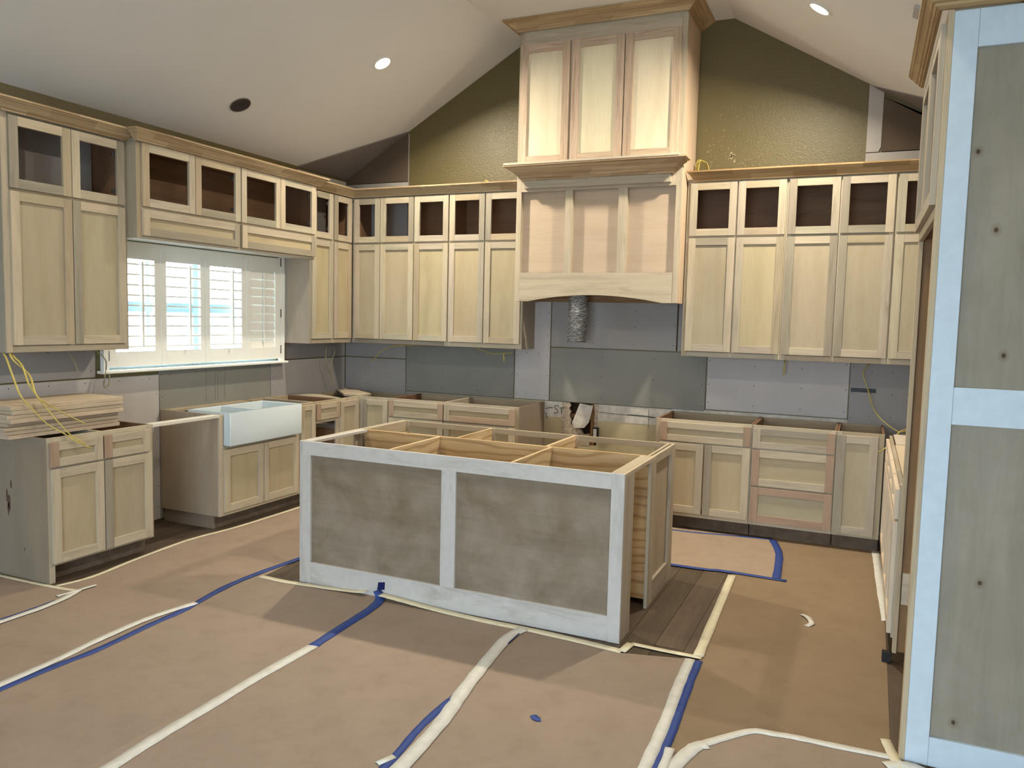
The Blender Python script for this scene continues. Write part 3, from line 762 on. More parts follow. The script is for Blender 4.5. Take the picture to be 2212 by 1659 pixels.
# foil duct
t = thing('foil_duct', (2.645, -.26, 1.45), 'crinkled silver foil duct hanging below the range hood', 'duct')
vs, fs = [], []; seg, ring = 40, 110
rd = random.Random(3); ph = [rd.uniform(0, 6.28) for _ in range(9)]
for i in range(ring):
    q = i/(ring-1); z = 1.448 + q*.70; cx = 2.640 + .012*q + .006*math.sin(q*7); cy = -.26
    for k in range(seg):
        w = 2*math.pi*k/seg
        zz = i/3.3 + .45*math.sin(w+ph[0]) + .35*math.sin(2*w+ph[1]+q*9)
        rr = .082 + .0075*math.sin(2*math.pi*zz) + .0022*math.sin(5*w+ph[2]+i*.7) + .0018*math.sin(9*w+ph[3]-i*1.1) + rd.uniform(-.0028, .0028)
        vs.append((cx+rr*math.cos(w), cy+rr*math.sin(w), z))
for i in range(ring-1):
    for k in range(seg): fs.append((i*seg+k, i*seg+(k+1) % seg, (i+1)*seg+(k+1) % seg, (i+1)*seg+k))
mesh_obj('duct_tube', vs, fs, M_FOIL, t, smooth=False)
disc('duct_mouth', Vector((2.640, -.26, 1.452)), Vector((0, 0, 1)), .078, .003, M_CLIP, t)

# ------------------------------------------------------------------ base cabinets
ZB, ZT = .876, .106
def base(R, name, s0, s1, label, depth=.61, fin=(None, None), fronts=(), toe=True, mids=(), rails=(), group='bare wood base cabinets', fullside=(False, False), toem=None):
    if s0 > s1: s0, s1 = s1, s0
    p = R.P((s0+s1)/2, depth/2, 0)
    t = thing(name, p, label, 'cabinet', group)
    th = .016; f = depth-.019
    for i, (a, b) in enumerate(((s0, s0+th), (s1-th, s1))):
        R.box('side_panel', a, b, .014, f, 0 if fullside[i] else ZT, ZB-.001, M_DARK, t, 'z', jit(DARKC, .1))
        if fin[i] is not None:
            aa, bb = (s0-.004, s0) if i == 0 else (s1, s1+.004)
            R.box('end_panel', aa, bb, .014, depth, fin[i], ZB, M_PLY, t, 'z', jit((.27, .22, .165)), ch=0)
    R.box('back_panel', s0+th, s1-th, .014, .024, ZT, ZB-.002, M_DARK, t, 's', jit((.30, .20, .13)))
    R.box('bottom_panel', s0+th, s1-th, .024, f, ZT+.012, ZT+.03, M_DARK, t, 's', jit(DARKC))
    R.box('back_rail', s0+th, s1-th, .025, .041, ZB-.09, ZB-.001, M_POPLAR, t, 's', jit(TAN))
    for c in mids: R.box('divider', c-.009, c+.009, .042, f, ZT+.03, ZB, M_POPLAR, t, 'd', jit(PALE))
    face_frame(R, t, s0, s1, ZT, ZB, depth, stiles=mids, rails=rails, bot=.03, topw=.028)
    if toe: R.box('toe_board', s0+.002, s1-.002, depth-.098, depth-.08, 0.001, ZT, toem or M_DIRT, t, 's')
    for fr in fronts:
        kind, a, b, z0, z1 = fr[:5]; tn_ = fr[5] if len(fr) > 5 else None; pt = fr[6] if len(fr) > 6 else None
        front(R, 'drawer_front' if kind == 'w' else 'door', t, a, b, z0, z1, depth, fw=.056 if kind != 'n' else .045, tones=tn_, rail=.05 if (kind == 'w' and z1-z0 < .2) else None, ptone=pt)
    return t
PAL4 = lambda: [jit(PALE), jit(PALE2), jit(PALE), jit(PALE2)]
# left near base: finished side runs to the floor
t = base(LEFT, 'base_cabinet', -3.740, -2.988, 'two-drawer two-door base cabinet at left edge carrying a lumber stack', fin=(0, ZT), fullside=(True, False), mids=[-3.37], rails=[.697],
     fronts=[('w', -3.728, -3.378, .703, .848, [PINK, PALE, PALE, PALE]), ('w', -3.366, -3.016, .703, .848, [PINK, PALE, PALE, PALE]),
             ('d', -3.722, -3.374, .122, .690, [PALE, PALE, PALE, PALE]), ('d', -3.366, -3.008, .122, .690, [GREY, PALE, PALE, PALE])])
STAIN = plain('brown_smudge', (.11, .07, .05), .8, .3, 40)
for (sx, sz, w, hh) in ((.29, .57, .012, .03), (.25, .50, .009, .05), (.27, .46, .014, .06), (.26, .42, .010, .04), (.40, .19, .006, .012)):
    pts = [(sx + w*math.cos(k*.785)*random.uniform(.6, 1.2), sz + hh*math.sin(k*.785)*random.uniform(.6, 1.2)) for k in range(8)]
    prism('smudge', pts, 1, -3.7446, -3.7441, STAIN, t)
LEFT.box('floor_stile', -3.740, -3.702, .591, .61, 0.001, ZT, M_POPLAR, t, 'z', PALE2)
o = box('dishwasher_rail', .535, .612, -2.986, -2.383, .855, .8755, M_POPLAR, None, 'y', (.66, .62, .54))
tag(o, 'pale wooden rail bridging the empty dishwasher gap beside the sink', 'rail')
# sink base: low front under the apron sink
t = thing('sink_base_cabinet', (.3, -1.93, 0), 'sink base cabinet with two doors and grey-brown side under the farmhouse sink', 'cabinet', 'bare wood base cabinets')
SB0, SB1 = -2.378, -1.492
LEFT.box('side_panel', SB0, SB0+.018, .014, .591, ZT, ZB-.001, M_PLY, t, 'z', (.36, .29, .21)); LEFT.box('side_panel', SB1-.018, SB1, .014, .591, ZT, ZB-.001, M_PLY, t, 'z', PLYC2)
LEFT.box('end_panel', SB0-.006, SB0, .014, .591, ZT, ZB, M_PLY, t, 'z', (.36, .285, .205), ch=0)
LEFT.box('toe_side', SB0+.01, SB0+.026, .02, .5305, .001, ZT, M_PLY, t, 's', (.22, .17, .12))
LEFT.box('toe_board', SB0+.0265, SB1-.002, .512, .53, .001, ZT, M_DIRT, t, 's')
LEFT.box('bottom_panel', SB0+.018, SB1-.018, .03, .59, ZT+.01, ZT+.028, M_PLY, t, 's', PLYC2)
LEFT.box('back_panel', SB0+.018, SB1-.018, .014, .026, ZT, ZB-.001, M_PLY, t, 's', TAN)
LEFT.box('back_rail', SB0, SB1, .027, .10, ZB-.02, ZB-.001, M_POPLAR, t, 's', TAN)
LEFT.box('frame_stile', SB0-.006, SB0+.034, .591, .61, ZT, ZB, M_POPLAR, t, 'z', PALE); LEFT.box('frame_stile', SB1-.020, SB1, .591, .61, ZT, ZB, M_POPLAR, t, 'z', PALE)
LEFT.box('frame_rail', SB0+.034, SB1-.020, .591, .6095, .60, .634, M_POPLAR, t, 's', PALE); LEFT.box('frame_rail', SB0+.034, SB1-.020, .591, .6095, ZT, ZT+.03, M_POPLAR, t, 's', PALE)
front(LEFT, 'door', t, -2.350, -1.932, .134, .612, .61, tones=[PALE, PALE2, PALE, PALE]); front(LEFT, 'door', t, -1.926, -1.508, .134, .612, .61, tones=[PALE2, PALE, PALE, PALE])
# farmhouse sink
def make_sink():
    t = thing('farmhouse_sink', (.46, -1.925, .637), 'white double-bowl farmhouse sink with a tall apron front', 'sink')
    X0, X1, Y0, Y1, Z0, Z1 = .245, .672, -2.338, -1.520, .638, .889
    bm = bmesh.new(); w = .022; ym = -2.0
    def q(*p): return bm.faces.new([bm.verts.new(v) for v in p])
    def bowl(y0, y1):
        a, b = X0+w, X1-.03; d = .66; i = .015
        top = [(a, y0, Z1), (b, y0, Z1), (b, y1, Z1), (a, y1, Z1)]; bot = [(a+i, y0+i, d), (b-i, y0+i, d), (b-i, y1-i, d), (a+i, y1-i, d)]
        for k in range(4): q(top[k], top[(k+1) % 4], bot[(k+1) % 4], bot[k])
        q(*bot)
    bowl(Y0+w, ym-.011); bowl(ym+.011, Y1-w)
    xs = [X0, X0+w, X1-.03, X1]; ys = [Y0, Y0+w, ym-.011, ym+.011, Y1-w, Y1]
    for i in range(3):
        for j in range(5):
            if i == 1 and j in (1, 3): continue
            q((xs[i], ys[j], Z1), (xs[i+1], ys[j], Z1), (xs[i+1], ys[j+1], Z1), (xs[i], ys[j+1], Z1))
    q((X1, Y0, Z0), (X1, Y1, Z0), (X1, Y1, Z1), (X1, Y0, Z1)); q((X0, Y0, Z0), (X0, Y1, Z0), (X0, Y1, Z1), (X0, Y0, Z1))
    q((X0, Y0, Z0), (X1, Y0, Z0), (X1, Y0, Z1), (X0, Y0, Z1)); q((X0, Y1, Z0), (X1, Y1, Z0), (X1, Y1, Z1), (X0, Y1, Z1)); q((X0, Y0, Z0), (X1, Y0, Z0), (X1, Y1, Z0), (X0, Y1, Z0))
    bmesh.ops.remove_doubles(bm, verts=bm.verts[:], dist=1e-4); bmesh.ops.recalc_face_normals(bm, faces=bm.faces[:])
    es = [e for e in bm.edges if len(e.link_faces) == 2 and e.calc_face_angle(0) > .5]
    bmesh.ops.bevel(bm, geom=es, offset=.006, segments=3, affect='EDGES', profile=.6)
    me = bpy.data.meshes.new('basin'); bm.to_mesh(me); bm.free()
    L0 = Vector(t.location)
    for v in me.vertices: v.co -= L0
    for p in me.polygons: p.use_smooth = True
    set_uv(me, 0)
    o = _link('basin', me, M_SINK, t, L0)
    for y in (-2.17, -1.76): disc('drain', Vector((.45, y, .661)), Vector((0, 0, 1)), .045, .003, M_STEEL, t)
make_sink()
# run right of the sink to the corner
t = base(LEFT, 'base_cabinet', -1.488, -.925, 'narrow-door and drawer base cabinet with open dark bay right of the sink', fin=(None, None), mids=[-1.272], rails=[.700],
     fronts=[('n', -1.470, -1.285, .125, .858, [PALE, PALE, PALE, PALE]), ('w', -1.262, -.930, .714, .858, [PINK, PINK2, PALE, PALE])])
box('drawer_slide', .30, .585, -.955, -.943, .60, .64, M_STEEL, t); box('hinge_arm', .50, .585, -.975, -.945, .655, .675, M_HINGE, t)
# corner cabinet: one blind unit, two panel fronts in the inner corner
t = thing('corner_base_cabinet', (.3, -.3, 0), 'corner base cabinet with two facing panels and plywood gussets on top', 'cabinet', 'bare wood base cabinets')
box('frame_stile', .591, .61, -.923, -.60, .106, ZB, M_POPLAR, t, 'z', PALE); box('frame_stile', .61, .932, -.60, -.585, .106, ZB, M_POPLAR, t, 'z', PALE2)
front(LEFT, 'door', t, -.918, -.640, .125, .846, .61, tones=PAL4(), fw=.05); front(BACK, 'door', t, .650, .928, .125, .850, .60, tones=[GREY, PALE, PALE, PALE], fw=.05)
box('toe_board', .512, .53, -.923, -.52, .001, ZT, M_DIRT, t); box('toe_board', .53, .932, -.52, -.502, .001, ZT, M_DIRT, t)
box('side_panel', .016, .59, -.923, -.907, ZT, ZB-.02, M_DARK, t, 'z', DARKC); box('side_panel', .916, .932, -.584, -.016, ZT, ZB-.02, M_DARK, t, 'z', DARKC)
box('bottom_panel', .016, .59, -.905, -.016, ZT+.01, ZT+.028, M_DARK, t, 'y', DARKC); box('bottom_panel', .591, .915, -.584, -.016, ZT+.01, ZT+.028, M_DARK, t, 'y', DARKC)
box('back_rail', .016, .034, -.905, -.035, ZB-.09, ZB-.02, M_POPLAR, t, 'y', TAN); box('back_rail', .034, .915, -.034, -.016, ZB-.09, ZB-.02, M_POPLAR, t, 'x', TAN)
prism('gusset_board', [(.02, -.02), (.02, -.16), (.40, -.56), (.585, -.56), (.56, -.34), (.25, -.12), (.20, -.02)], 2, ZB-.018, ZB+.0, M_PLY, t, 0, PALE)
prism('gusset_board', [(.05, -.90), (.56, -.90), (.56, -.84), (.22, -.70), (.05, -.74)], 2, ZB-.018, ZB+.0, M_PLY, t, 0, PALE2)
# back run left of range
base(BACK, 'base_cabinet', .934, 2.252, 'base cabinet with two wide drawers left of the range gap', depth=.60, fin=(None, 0.001), mids=[1.52], rails=[.700, .40], toe=True,
     fronts=[('w', .942, 1.515, .710, .858, [PINK2, PINK2, PALE, PALE]), ('w', 1.526, 2.223, .710, .858, [PALE2, PINK2, PINK2, PALE2]),
             ('w', .942, 1.515, .410, .697), ('w', 1.526, 2.223, .410, .697), ('w', .942, 1.515, .125, .398), ('w', 1.526, 2.223, .125, .398)])
# back run right of range
base(BACK, 'base_cabinet', 3.456, 4.196, 'base cabinet with one wide drawer over two doors right of range gap', depth=.60, fin=(ZT, None), rails=[.700], mids=[],
     fronts=[('w', 3.494, 4.190, .706, .856, [PINK, PINK, PALE, PALE]), ('d', 3.494, 3.838, .138, .694, [PALE, PALE2, PALE, PALE]), ('d', 3.848, 4.190, .138, .694, [GREY, PALE, PALE, PALE2])])
base(BACK, 'base_cabinet', 4.198, 4.792, 'three-drawer base cabinet with pinkish drawer frames', depth=.60, rails=[.697, .409],
     fronts=[('w', 4.206, 4.787, .703, .854, [PALE2, PINK, PALE2, GREY]), ('w', 4.206, 4.787, .415, .691, [PINK, PINK, PALE, PALE]), ('w', 4.206, 4.787, .133, .404, [PINK, PINK, PINK, PINK])])
base(BACK, 'base_cabinet', 4.794, 5.112, 'single-door base cabinet in the right inner corner', depth=.60,
     fronts=[('d', 4.802, 5.072, .125, .852, [GREY, PALE2, PALE2, PALE2])])
# right wall run, seen at a grazing angle
for k, (a, b) in enumerate([(-1.155, -.625), (-1.625, -1.157), (-2.085, -1.627), (-2.548, -2.087)]):
    base(RIGHT, 'base_cabinet', a, b, ['right wall drawer-over-door base cabinet nearest the corner', 'second right wall drawer-over-door base cabinet from the corner', 'third right wall drawer-over-door base cabinet from the corner', 'right wall drawer-over-door base cabinet beside the tall refrigerator cabinet'][k],
         depth=.62, rails=[.697], fronts=[('w', a+.006, b-.006, .703, .852, [(.66, .55, .42)]*4), ('d', a+.006, b-.006, .125, .690, [(.66, .55, .42)]*4)])
o = box('plywood_board', 5.16, 5.74, -2.548, -1.19, .8765, .8895, M_PLY, None, 'y', (.60, .50, .36)); tag(o, 'loose plywood sheet lying on the right wall base cabinets', 'board', 'boards on the right cabinets')
o = box('plywood_board', 5.165, 5.42, -1.17, -.66, .8765, .8905, M_PLY, None, 'y', (.55, .48, .40)); tag(o, 'short pale plywood offcut on base cabinets in the right corner', 'board', 'boards on the right cabinets')

# ------------------------------------------------------------------ island
IX0, IX1, IY0, IY1 = 1.859, 3.885, -3.009, -1.850
t = thing('kitchen_island', ((IX0+IX1)/2, (IY0+IY1)/2, 0), 'large unfinished kitchen island with white-painted front frame and open top', 'kitchen island')
W = M_ISLWHITE
box('front_stile', IX0, 1.940, IY0, IY0+.019, .001, ZB, W, t, 'z'); box('front_stile', 3.816, IX1, IY0, IY0+.019, .001, ZB, W, t, 'z')
box('front_stile', 2.838, 2.930, IY0, IY0+.019, .135, .793, W, t, 'z')
box('front_rail', 1.940, 3.816, IY0+.0004, IY0+.019, .793, ZB-.0005, W, t, 'x'); box('front_rail', 1.940, 3.816, IY0+.0004, IY0+.019, .002, .135, W, t, 'x')
box('front_panel', 1.930, 2.848, IY0+.0195, IY0+.027, .125, .80, M_ISLPLY, t, 'x'); box('front_panel', 2.920, 3.826, IY0+.0195, IY0+.027, .125, .80, M_ISLPLY, t, 'x')
for xa, xb in ((IX0, IX0+.019), (IX1-.019, IX1)):
    nm = 'corner_post'
    box(nm, xa, xb, IY0+.0195, -2.822, .001, .853, M_POPLAR, t, 'z', (.46, .40, .31))
    box('end_rail', xa, xb, IY0+.0195, -2.345, .8535, ZB-.0005, M_POPLAR, t, 'y', (.52, .44, .32))
    box('end_rail', xa, xb, -2.345, -1.955, .828, ZB-.0005, M_POPLAR, t, 'y', PALE2); box('end_rail', xa, xb, -2.345, -1.955, .001, .135, M_POPLAR, t, 'y', (.36, .30, .225))
    box('end_stile', xa, xb, -2.460, -2.345, .001, .853, M_POPLAR, t, 'z', PALE2); box('end_stile', xa, xb, -1.955, IY1, .001, ZB-.0005, M_POPLAR, t, 'z', PALE2)
    xi = xb-.031 if xb > 3 else xa+.0195
    box('end_panel', xi, xi+.0115, -2.41, -1.90, .12, .84, M_PLY, t, 'z', (.43, .355, .26))
# top boards
box('top_board', IX1-.078, IX1-.0195, -2.985, -2.405, .858, ZB, M_POPLAR, t, 'y', PALE); box('top_board', IX0+.0195, IX0+.075, -2.985, -2.405, .858, ZB, W, t, 'y')
box('top_board', IX1-.046, IX1-.032, -2.380, IY1-.019, .80, ZB, M_POPLAR, t, 'y', PALE); box('top_board', IX0+.032, IX0+.05, -2.380, IY1-.019, .80, ZB, M_POPLAR, t, 'y', PALE)
box('cabinet_back', IX0+.05, IX1-.019, -2.402, -2.381, .035, ZB-.0008, M_PINE, t, 'x', PINEC)
for x in (2.483, 3.252): box('brace_panel', x-.009, x+.009, -2.98, -2.403, .05, ZB-.0008, M_PINE, t, 'y', (.61, .475, .30))
for x in (2.60, 3.215): box('divider', x-.009, x+.009, -2.380, IY1-.0195, .11, ZB-.0008, M_PINE, t, 'y', (.61, .475, .30))
box('divider', IX0+.0515, IX0+.0655, -2.380, IY1-.0195, .11, .80, M_PINE, t, 'y', (.61, .475, .30)); box('divider', IX1-.06, IX1-.047, -2.380, IY1-.0195, .11, .80, M_PINE, t, 'y', (.61, .475, .30))
box('floor_panel', IX0+.07, IX1-.07, -2.38, IY1-.02, .085, .10, M_PINE, t, 'x', PINEC)
# working side frame (open, no doors yet)
for a, b in ((IX0+.0195, IX0+.075), (2.575, 2.625), (3.19, 3.24), (IX1-.075, IX1-.0195)): box('frame_stile', a, b, IY1-.019, IY1, .106, ZB-.0005, M_POPLAR, t, 'z', PALE)
for a, b in ((IX0+.075, 2.575), (2.625, 3.19), (3.24, IX1-.075)):
    for z0, z1 in ((.838, ZB-.0006), (.66, .70), (.106, .14)): box('frame_rail', a, b, IY1-.0187, IY1-.0003, z0, z1, M_POPLAR, t, 'x', TAN)
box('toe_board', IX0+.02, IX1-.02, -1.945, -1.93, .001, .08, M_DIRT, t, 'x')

# ------------------------------------------------------------------ tall refrigerator cabinet
TX, TY0, TY1 = 5.148, -3.550, -2.570
t = thing('refrigerator_cabinet', (5.45, -3.06, 0), 'tall open refrigerator cabinet with white-framed knotty side panel at right', 'cabinet')
PW = M_PANELWHITE
TXB = XR-.002
box('side_panel', TX+.0195, TXB, TY0+.010, TY0+.025, .001, 2.82, M_ENDPLY, t, 'z')
box('panel_stile', TX+.0195, 5.245, TY0-.009, TY0+.0095, .002, 2.755, PW, t, 'z')
for z0, z1 in ((2.625, 2.755), (1.297, 1.432), (.002, .115)): box('panel_rail', 5.2455, TXB, TY0-.0086, TY0+.0095, z0, z1, PW, t, 'x')
box('frame_stile', TX, TX+.0192, TY0-.009, TY0+.045, .002, 2.76, M_POPLAR, t, 'z', (.50, .40, .26)); box('frame_stile', TX, TX+.019, TY1-.045, TY1, .055, 2.76, M_POPLAR, t, 'z', (.50, .40, .26))
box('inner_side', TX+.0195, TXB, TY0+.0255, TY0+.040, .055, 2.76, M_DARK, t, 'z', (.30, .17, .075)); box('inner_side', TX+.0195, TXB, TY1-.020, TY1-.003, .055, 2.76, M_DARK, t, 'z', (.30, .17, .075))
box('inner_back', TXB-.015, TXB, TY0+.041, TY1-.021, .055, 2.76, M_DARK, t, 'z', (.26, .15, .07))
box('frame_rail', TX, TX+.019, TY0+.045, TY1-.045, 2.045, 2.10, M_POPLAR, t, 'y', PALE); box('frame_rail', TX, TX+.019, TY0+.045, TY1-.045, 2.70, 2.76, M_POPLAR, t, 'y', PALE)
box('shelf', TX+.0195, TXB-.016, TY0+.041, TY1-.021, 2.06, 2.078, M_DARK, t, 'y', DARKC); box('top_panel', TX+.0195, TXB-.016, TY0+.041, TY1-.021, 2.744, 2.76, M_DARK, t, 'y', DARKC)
br = box('brace_board', TX+.025, TX+.20, TY1-.038, TY1-.0205, .30, .456, M_POPLAR, t, 'x', (.62, .52, .38))
for z in (.335, .42): disc('screw', Vector((TX+.072, TY1-.0385, z)), Vector((0, -1, 0.001)), .006, .001, M_BLACK, br)
class TR(Run): pass
TALL = Run('right')
WH = (.42, .36, .27)
front(TALL, 'glass_door', t, TY0+.012, -3.064, 2.088, 2.722, XR-TX, 'open', tones=[WH, WH, WH, WH]); front(TALL, 'glass_door', t, -3.058, TY1-.008, 2.088, 2.722, XR-TX, 'open', tones=[WH, WH, WH, WH])
sweep('crown_moulding', [(TX-.0205, TY1+.0), (TX-.0205, TY0-.010), (TXB, TY0-.010)], [(0, 0), (.012, 0), (.016, .008), (.022, .008), (.026, .018), (.034, .020), (.050, .040), (.056, .042), (.062, .052), (.066, .054), (.066, .066), (0, .066)], 2.7605, M_FINGER, t, 1, CROWN)

# ------------------------------------------------------------------ lumber stack on the left base cabinet
zz = .8765
offs = [(.36, -3.14), (.35, -3.145), (.36, -3.142), (.345, -3.138), (.38, -3.125), (.37, -3.13), (.38, -3.128), (.375, -3.122)]
th = [.024, .024, .021, .024, .026, .024, .024, .026]
nm8 = ['lowest', 'second-lowest', 'third', 'fourth', 'fifth', 'sixth', 'seventh', 'topmost']
for k in range(8):
    x0, ye = offs[k]
    o = box('lumber_board', x0-.27, x0+.13, ye-.74-(k % 3)*.012, ye, zz, zz+th[k]-.001, M_POPLAR, None, 'y', jit((.50, .40, .285), .08), ch=.002)
    tag(o, '%s board from the bottom in the lumber stack on the left base cabinet' % nm8[k] if 0 < k < 7 else '%s board of the lumber stack on the left base cabinet' % nm8[k], 'board', 'boards of the lumber stack'); zz += th[k]

# ------------------------------------------------------------------ electrical cables
def cable(pts, label, m=M_CABLE, r=.0062, group='loose yellow cables'):
    o = tube('electrical_cable', pts, r, m, None, 8, .6); return tag(o, label, 'cable', group)
cable([(.28, -3.76, 1.362), (.32, -3.768, 1.33), (.42, -3.794, 1.216), (.50, -3.81, 1.127), (.535, -3.763, 1.044), (.575, -3.708, .959), (.622, -3.643, .90), (.655, -3.573, .837), (.668, -3.493, .791)], 'longest yellow cable hanging in front of the left-edge drawer')
cable([(.30, -3.735, 1.362), (.33, -3.732, 1.32), (.42, -3.70, 1.238), (.52, -3.735, 1.137), (.555, -3.69, 1.045), (.60, -3.655, .965), (.638, -3.60, .880), (.668, -3.53, .822)], 'yellow cable twisted beside the longest one at left edge')
cable([(.28, -3.71, 1.362), (.31, -3.715, 1.34), (.38, -3.715, 1.292), (.46, -3.732, 1.187), (.51, -3.70, 1.10), (.535, -3.612, 1.029), (.56, -3.544, .982), (.59, -3.468, .933)], 'shorter yellow cable ending over the lumber stack edge')
cable([(.02, -3.20, 1.360), (.09, -3.206, 1.355), (.10, -3.16, 1.27), (.105, -3.15, 1.215)], 'short grey cable stub under the left-edge upper cabinet', M_CABLEGREY, .006)
cable([(.02, -2.97, 1.360), (.09, -2.985, 1.345), (.11, -2.93, 1.27), (.115, -2.955, 1.12), (.115, -2.94, 1.09), (.115, -2.915, 1.12), (.11, -2.905, 1.18)], 'looped grey-yellow cable at the left end of the window sill', M_CABLEGREY)
cable([(.02, -.44, 1.360), (.10, -.444, 1.337), (.10, -.455, 1.23), (.105, -.425, 1.10), (.11, -.36, 1.0), (.10, -.33, .925)], 'long yellow cable hanging in the left corner under the uppers', M_CABLEGREY)
cable([(.02, -.31, 1.360), (.10, -.312, 1.28), (.10, -.345, 1.20), (.10, -.385, 1.10), (.105, -.375, 1.04)], 'short forked yellow cable hanging in the left corner', M_CABLEGREY)
cable([(1.0, -.02, 1.36), (.905, -.20, 1.358), (.74, -.21, 1.345), (.58, -.20, 1.285), (.52, -.20, 1.225), (.475, -.20, 1.18)], 'yellow cable drooping under the corner upper cabinets on the back wall')
cable([(1.02, -.03, 1.358), (.93, -.21, 1.356), (.80, -.215, 1.35), (.72, -.21, 1.335)], 'short yellow cable beside the drooping one under corner uppers')
cable([(1.58, -.02, 1.36), (1.61, -.18, 1.357), (1.70, -.20, 1.335), (1.80, -.20, 1.31), (1.92, -.20, 1.318), (2.0, -.20, 1.325)], 'curved yellow cable under the upper cabinet left of the hood')
cable([(1.91, -.20, 1.318), (1.915, -.20, 1.28), (1.918, -.20, 1.245)], 'tiny yellow cable end dangling left of the hood')
cable([(4.36, -.05, 1.36), (4.365, -.12, 1.35), (4.362, -.12, 1.27), (4.360, -.12, 1.235)], 'short yellow cable under the uppers right of the hood')
cable([(4.99, -.02, 1.36), (4.975, -.10, 1.345), (4.945, -.12, 1.28), (4.985, -.13, 1.16), (5.03, -.16, 1.02), (5.10, -.17, .93), (5.22, -.19, .855), (5.30, -.22, .895)], 'long yellow cable falling beside the black slot in right corner')
cable([(5.31, -.23, .897), (5.22, -.30, .87), (5.14, -.72, .82), (5.072, -.73, .765)], 'yellow cable end poking over the right corner base cabinet')
for (x, lab) in ((3.63, 'coiled yellow cable on the cabinets right of the hood'), (1.66, 'coiled yellow cable on the cabinets left of the hood')):
    zt = 2.80; top = 2.985 if x > 3 else 2.915; w = .05 if x > 3 else .035
    pts = []
    for k in range(4):
        pts += [(x-w+k*.012, -.10-k*.012, zt), (x-w*.9+k*.012, -.10-k*.012, top-.03), (x-w*.3+k*.014, -.10-k*.012, top-k*.008), (x+w*.4+k*.012, -.10-k*.012, top-.05), (x+w+k*.016, -.10-k*.012, zt)]
    cable(pts, lab, M_CABLE, .005)

# outlet box by the torn hole
t = thing('outlet_box', (2.765, -.03, .64), 'small black outlet box hanging beside the torn wall hole', 'outlet')
box('box_shell', 2.742, 2.790, -.045, -.006, .585, .675, M_BLACK, t); box('receptacle', 2.751, 2.781, -.051, -.0455, .598, .664, M_WHITEPLASTIC, t)
for z in (.614, .642):
    for dx in (-.006, .004): box('slot', 2.766+dx, 2.768+dx, -.0517, -.0511, z, z+.012, M_BLACK, t, ch=0)

# ------------------------------------------------------------------ floor paper and tape
PC = (.31, .235, .178)
def paper(pts, z, label, col=PC):
    n = len(pts)
    o = prism('floor_paper', pts, 2, z, z+.0012, M_PAPER, None, 1, col); return tag(o, label, 'floor paper', 'brown floor paper sheets')
paper([(.66, YB+.05), (1.615, YB+.05), (1.60, -3.0), (1.56, -2.6), (1.56, -.75), (.64, -.75), (.655, -2.2), (.60, -2.6), (.60, -2.79), (.65, -3.2), (.70, -3.55), (.66, -3.76)], .0008, 'long brown paper sheet beside the left wall cabinets')
paper([(1.60, YB+.05), (2.545, YB+.05), (2.53, -4.1), (2.53, -3.4), (2.46, -2.96), (2.30, -2.99), (1.86, -3.06), (1.585, -3.06)], .0024, 'brown paper sheet in front of the left half of the island')
paper([(2.53, YB+.05), (3.50, YB+.05), (3.45, -4.1), (3.39, -3.3), (3.37, -3.06), (2.88, -3.06), (2.46, -3.0)], .0040, 'brown paper sheet in front of the middle of the island')
paper([(3.48, YB+.05), (4.31, YB+.05), (4.29, -3.7), (4.27, -3.02), (3.93, -3.11), (3.69, -3.09), (3.37, -3.06), (3.43, -4.0)], .0024, 'brown paper sheet in front of the right end of the island')
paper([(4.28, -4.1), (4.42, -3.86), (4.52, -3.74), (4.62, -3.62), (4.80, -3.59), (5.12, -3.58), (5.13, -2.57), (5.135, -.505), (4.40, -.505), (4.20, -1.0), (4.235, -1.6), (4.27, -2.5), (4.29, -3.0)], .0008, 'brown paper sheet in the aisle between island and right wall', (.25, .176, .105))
paper([(4.30, YB+.05), (5.60, YB+.05), (5.60, -3.66), (5.12, -3.57), (4.62, -3.59), (4.50, -3.71), (4.40, -3.85), (4.29, -4.08)], .0040, 'brown paper sheet at the lower right before the tall cabinet', (.30, .228, .170))
paper([(1.50, -1.57), (3.90, -1.57), (4.50, -1.54), (4.45, -.92), (4.38, -.60), (1.50, -.64)], .0056, 'brown paper sheet behind the island in the range aisle', (.33, .25, .18))
paper([(.02, -8.0), (.93, -8.0), (.915, -4.2), (.92, -3.99), (.83, -3.755), (.02, -3.775)], .0045, 'brown paper sheet at the lower left against the base cabinet')

def ribbon(name, pts, w, z, m, label, group=None, lift=None, cat='tape'):
    """flat tape strip: pts in XY (optional own z), width w"""
    P = [Vector((p[0], p[1], p[2] if len(p) > 2 else z)) for p in pts]
    P = smooth_path(P, 5) if len(P) > 2 else P
    vs, fs = [], []; n = len(P)
    for i, p in enumerate(P):
        d = P[min(i+1, n-1)] - P[max(i-1, 0)]; d.z = 0; d.normalize(); s = Vector((-d.y, d.x, 0))
        ww = w*(1+random.uniform(-.07, .07))
        ra = random.uniform(-.0005, .0012)
        for q in (p + s*ww/2, p + Vector((0, 0, .0012+ra)), p - s*ww/2): vs.append(q)
        for q in (p + s*ww/2, p + Vector((0, 0, .0012+ra)), p - s*ww/2): vs.append(q - Vector((0, 0, .0006)))
    for i in range(n-1):
        a, b = i*6, (i+1)*6
        for k in (0, 1): fs += [(a+k, a+k+1, b+k+1, b+k), (a+3+k, b+3+k, b+4+k, a+4+k)]
        fs += [(a, b, b+3, a+3), (a+2, a+5, b+5, b+2)]
    fs += [(0, 3, 4, 1), (1, 4, 5, 2), ((n-1)*6, (n-1)*6+1, (n-1)*6+4, (n-1)*6+3), ((n-1)*6+1, (n-1)*6+2, (n-1)*6+5, (n-1)*6+4)]
    o = mesh_obj(name, vs, fs, m, None, 1, None, True); return tag(o, label, cat, group)
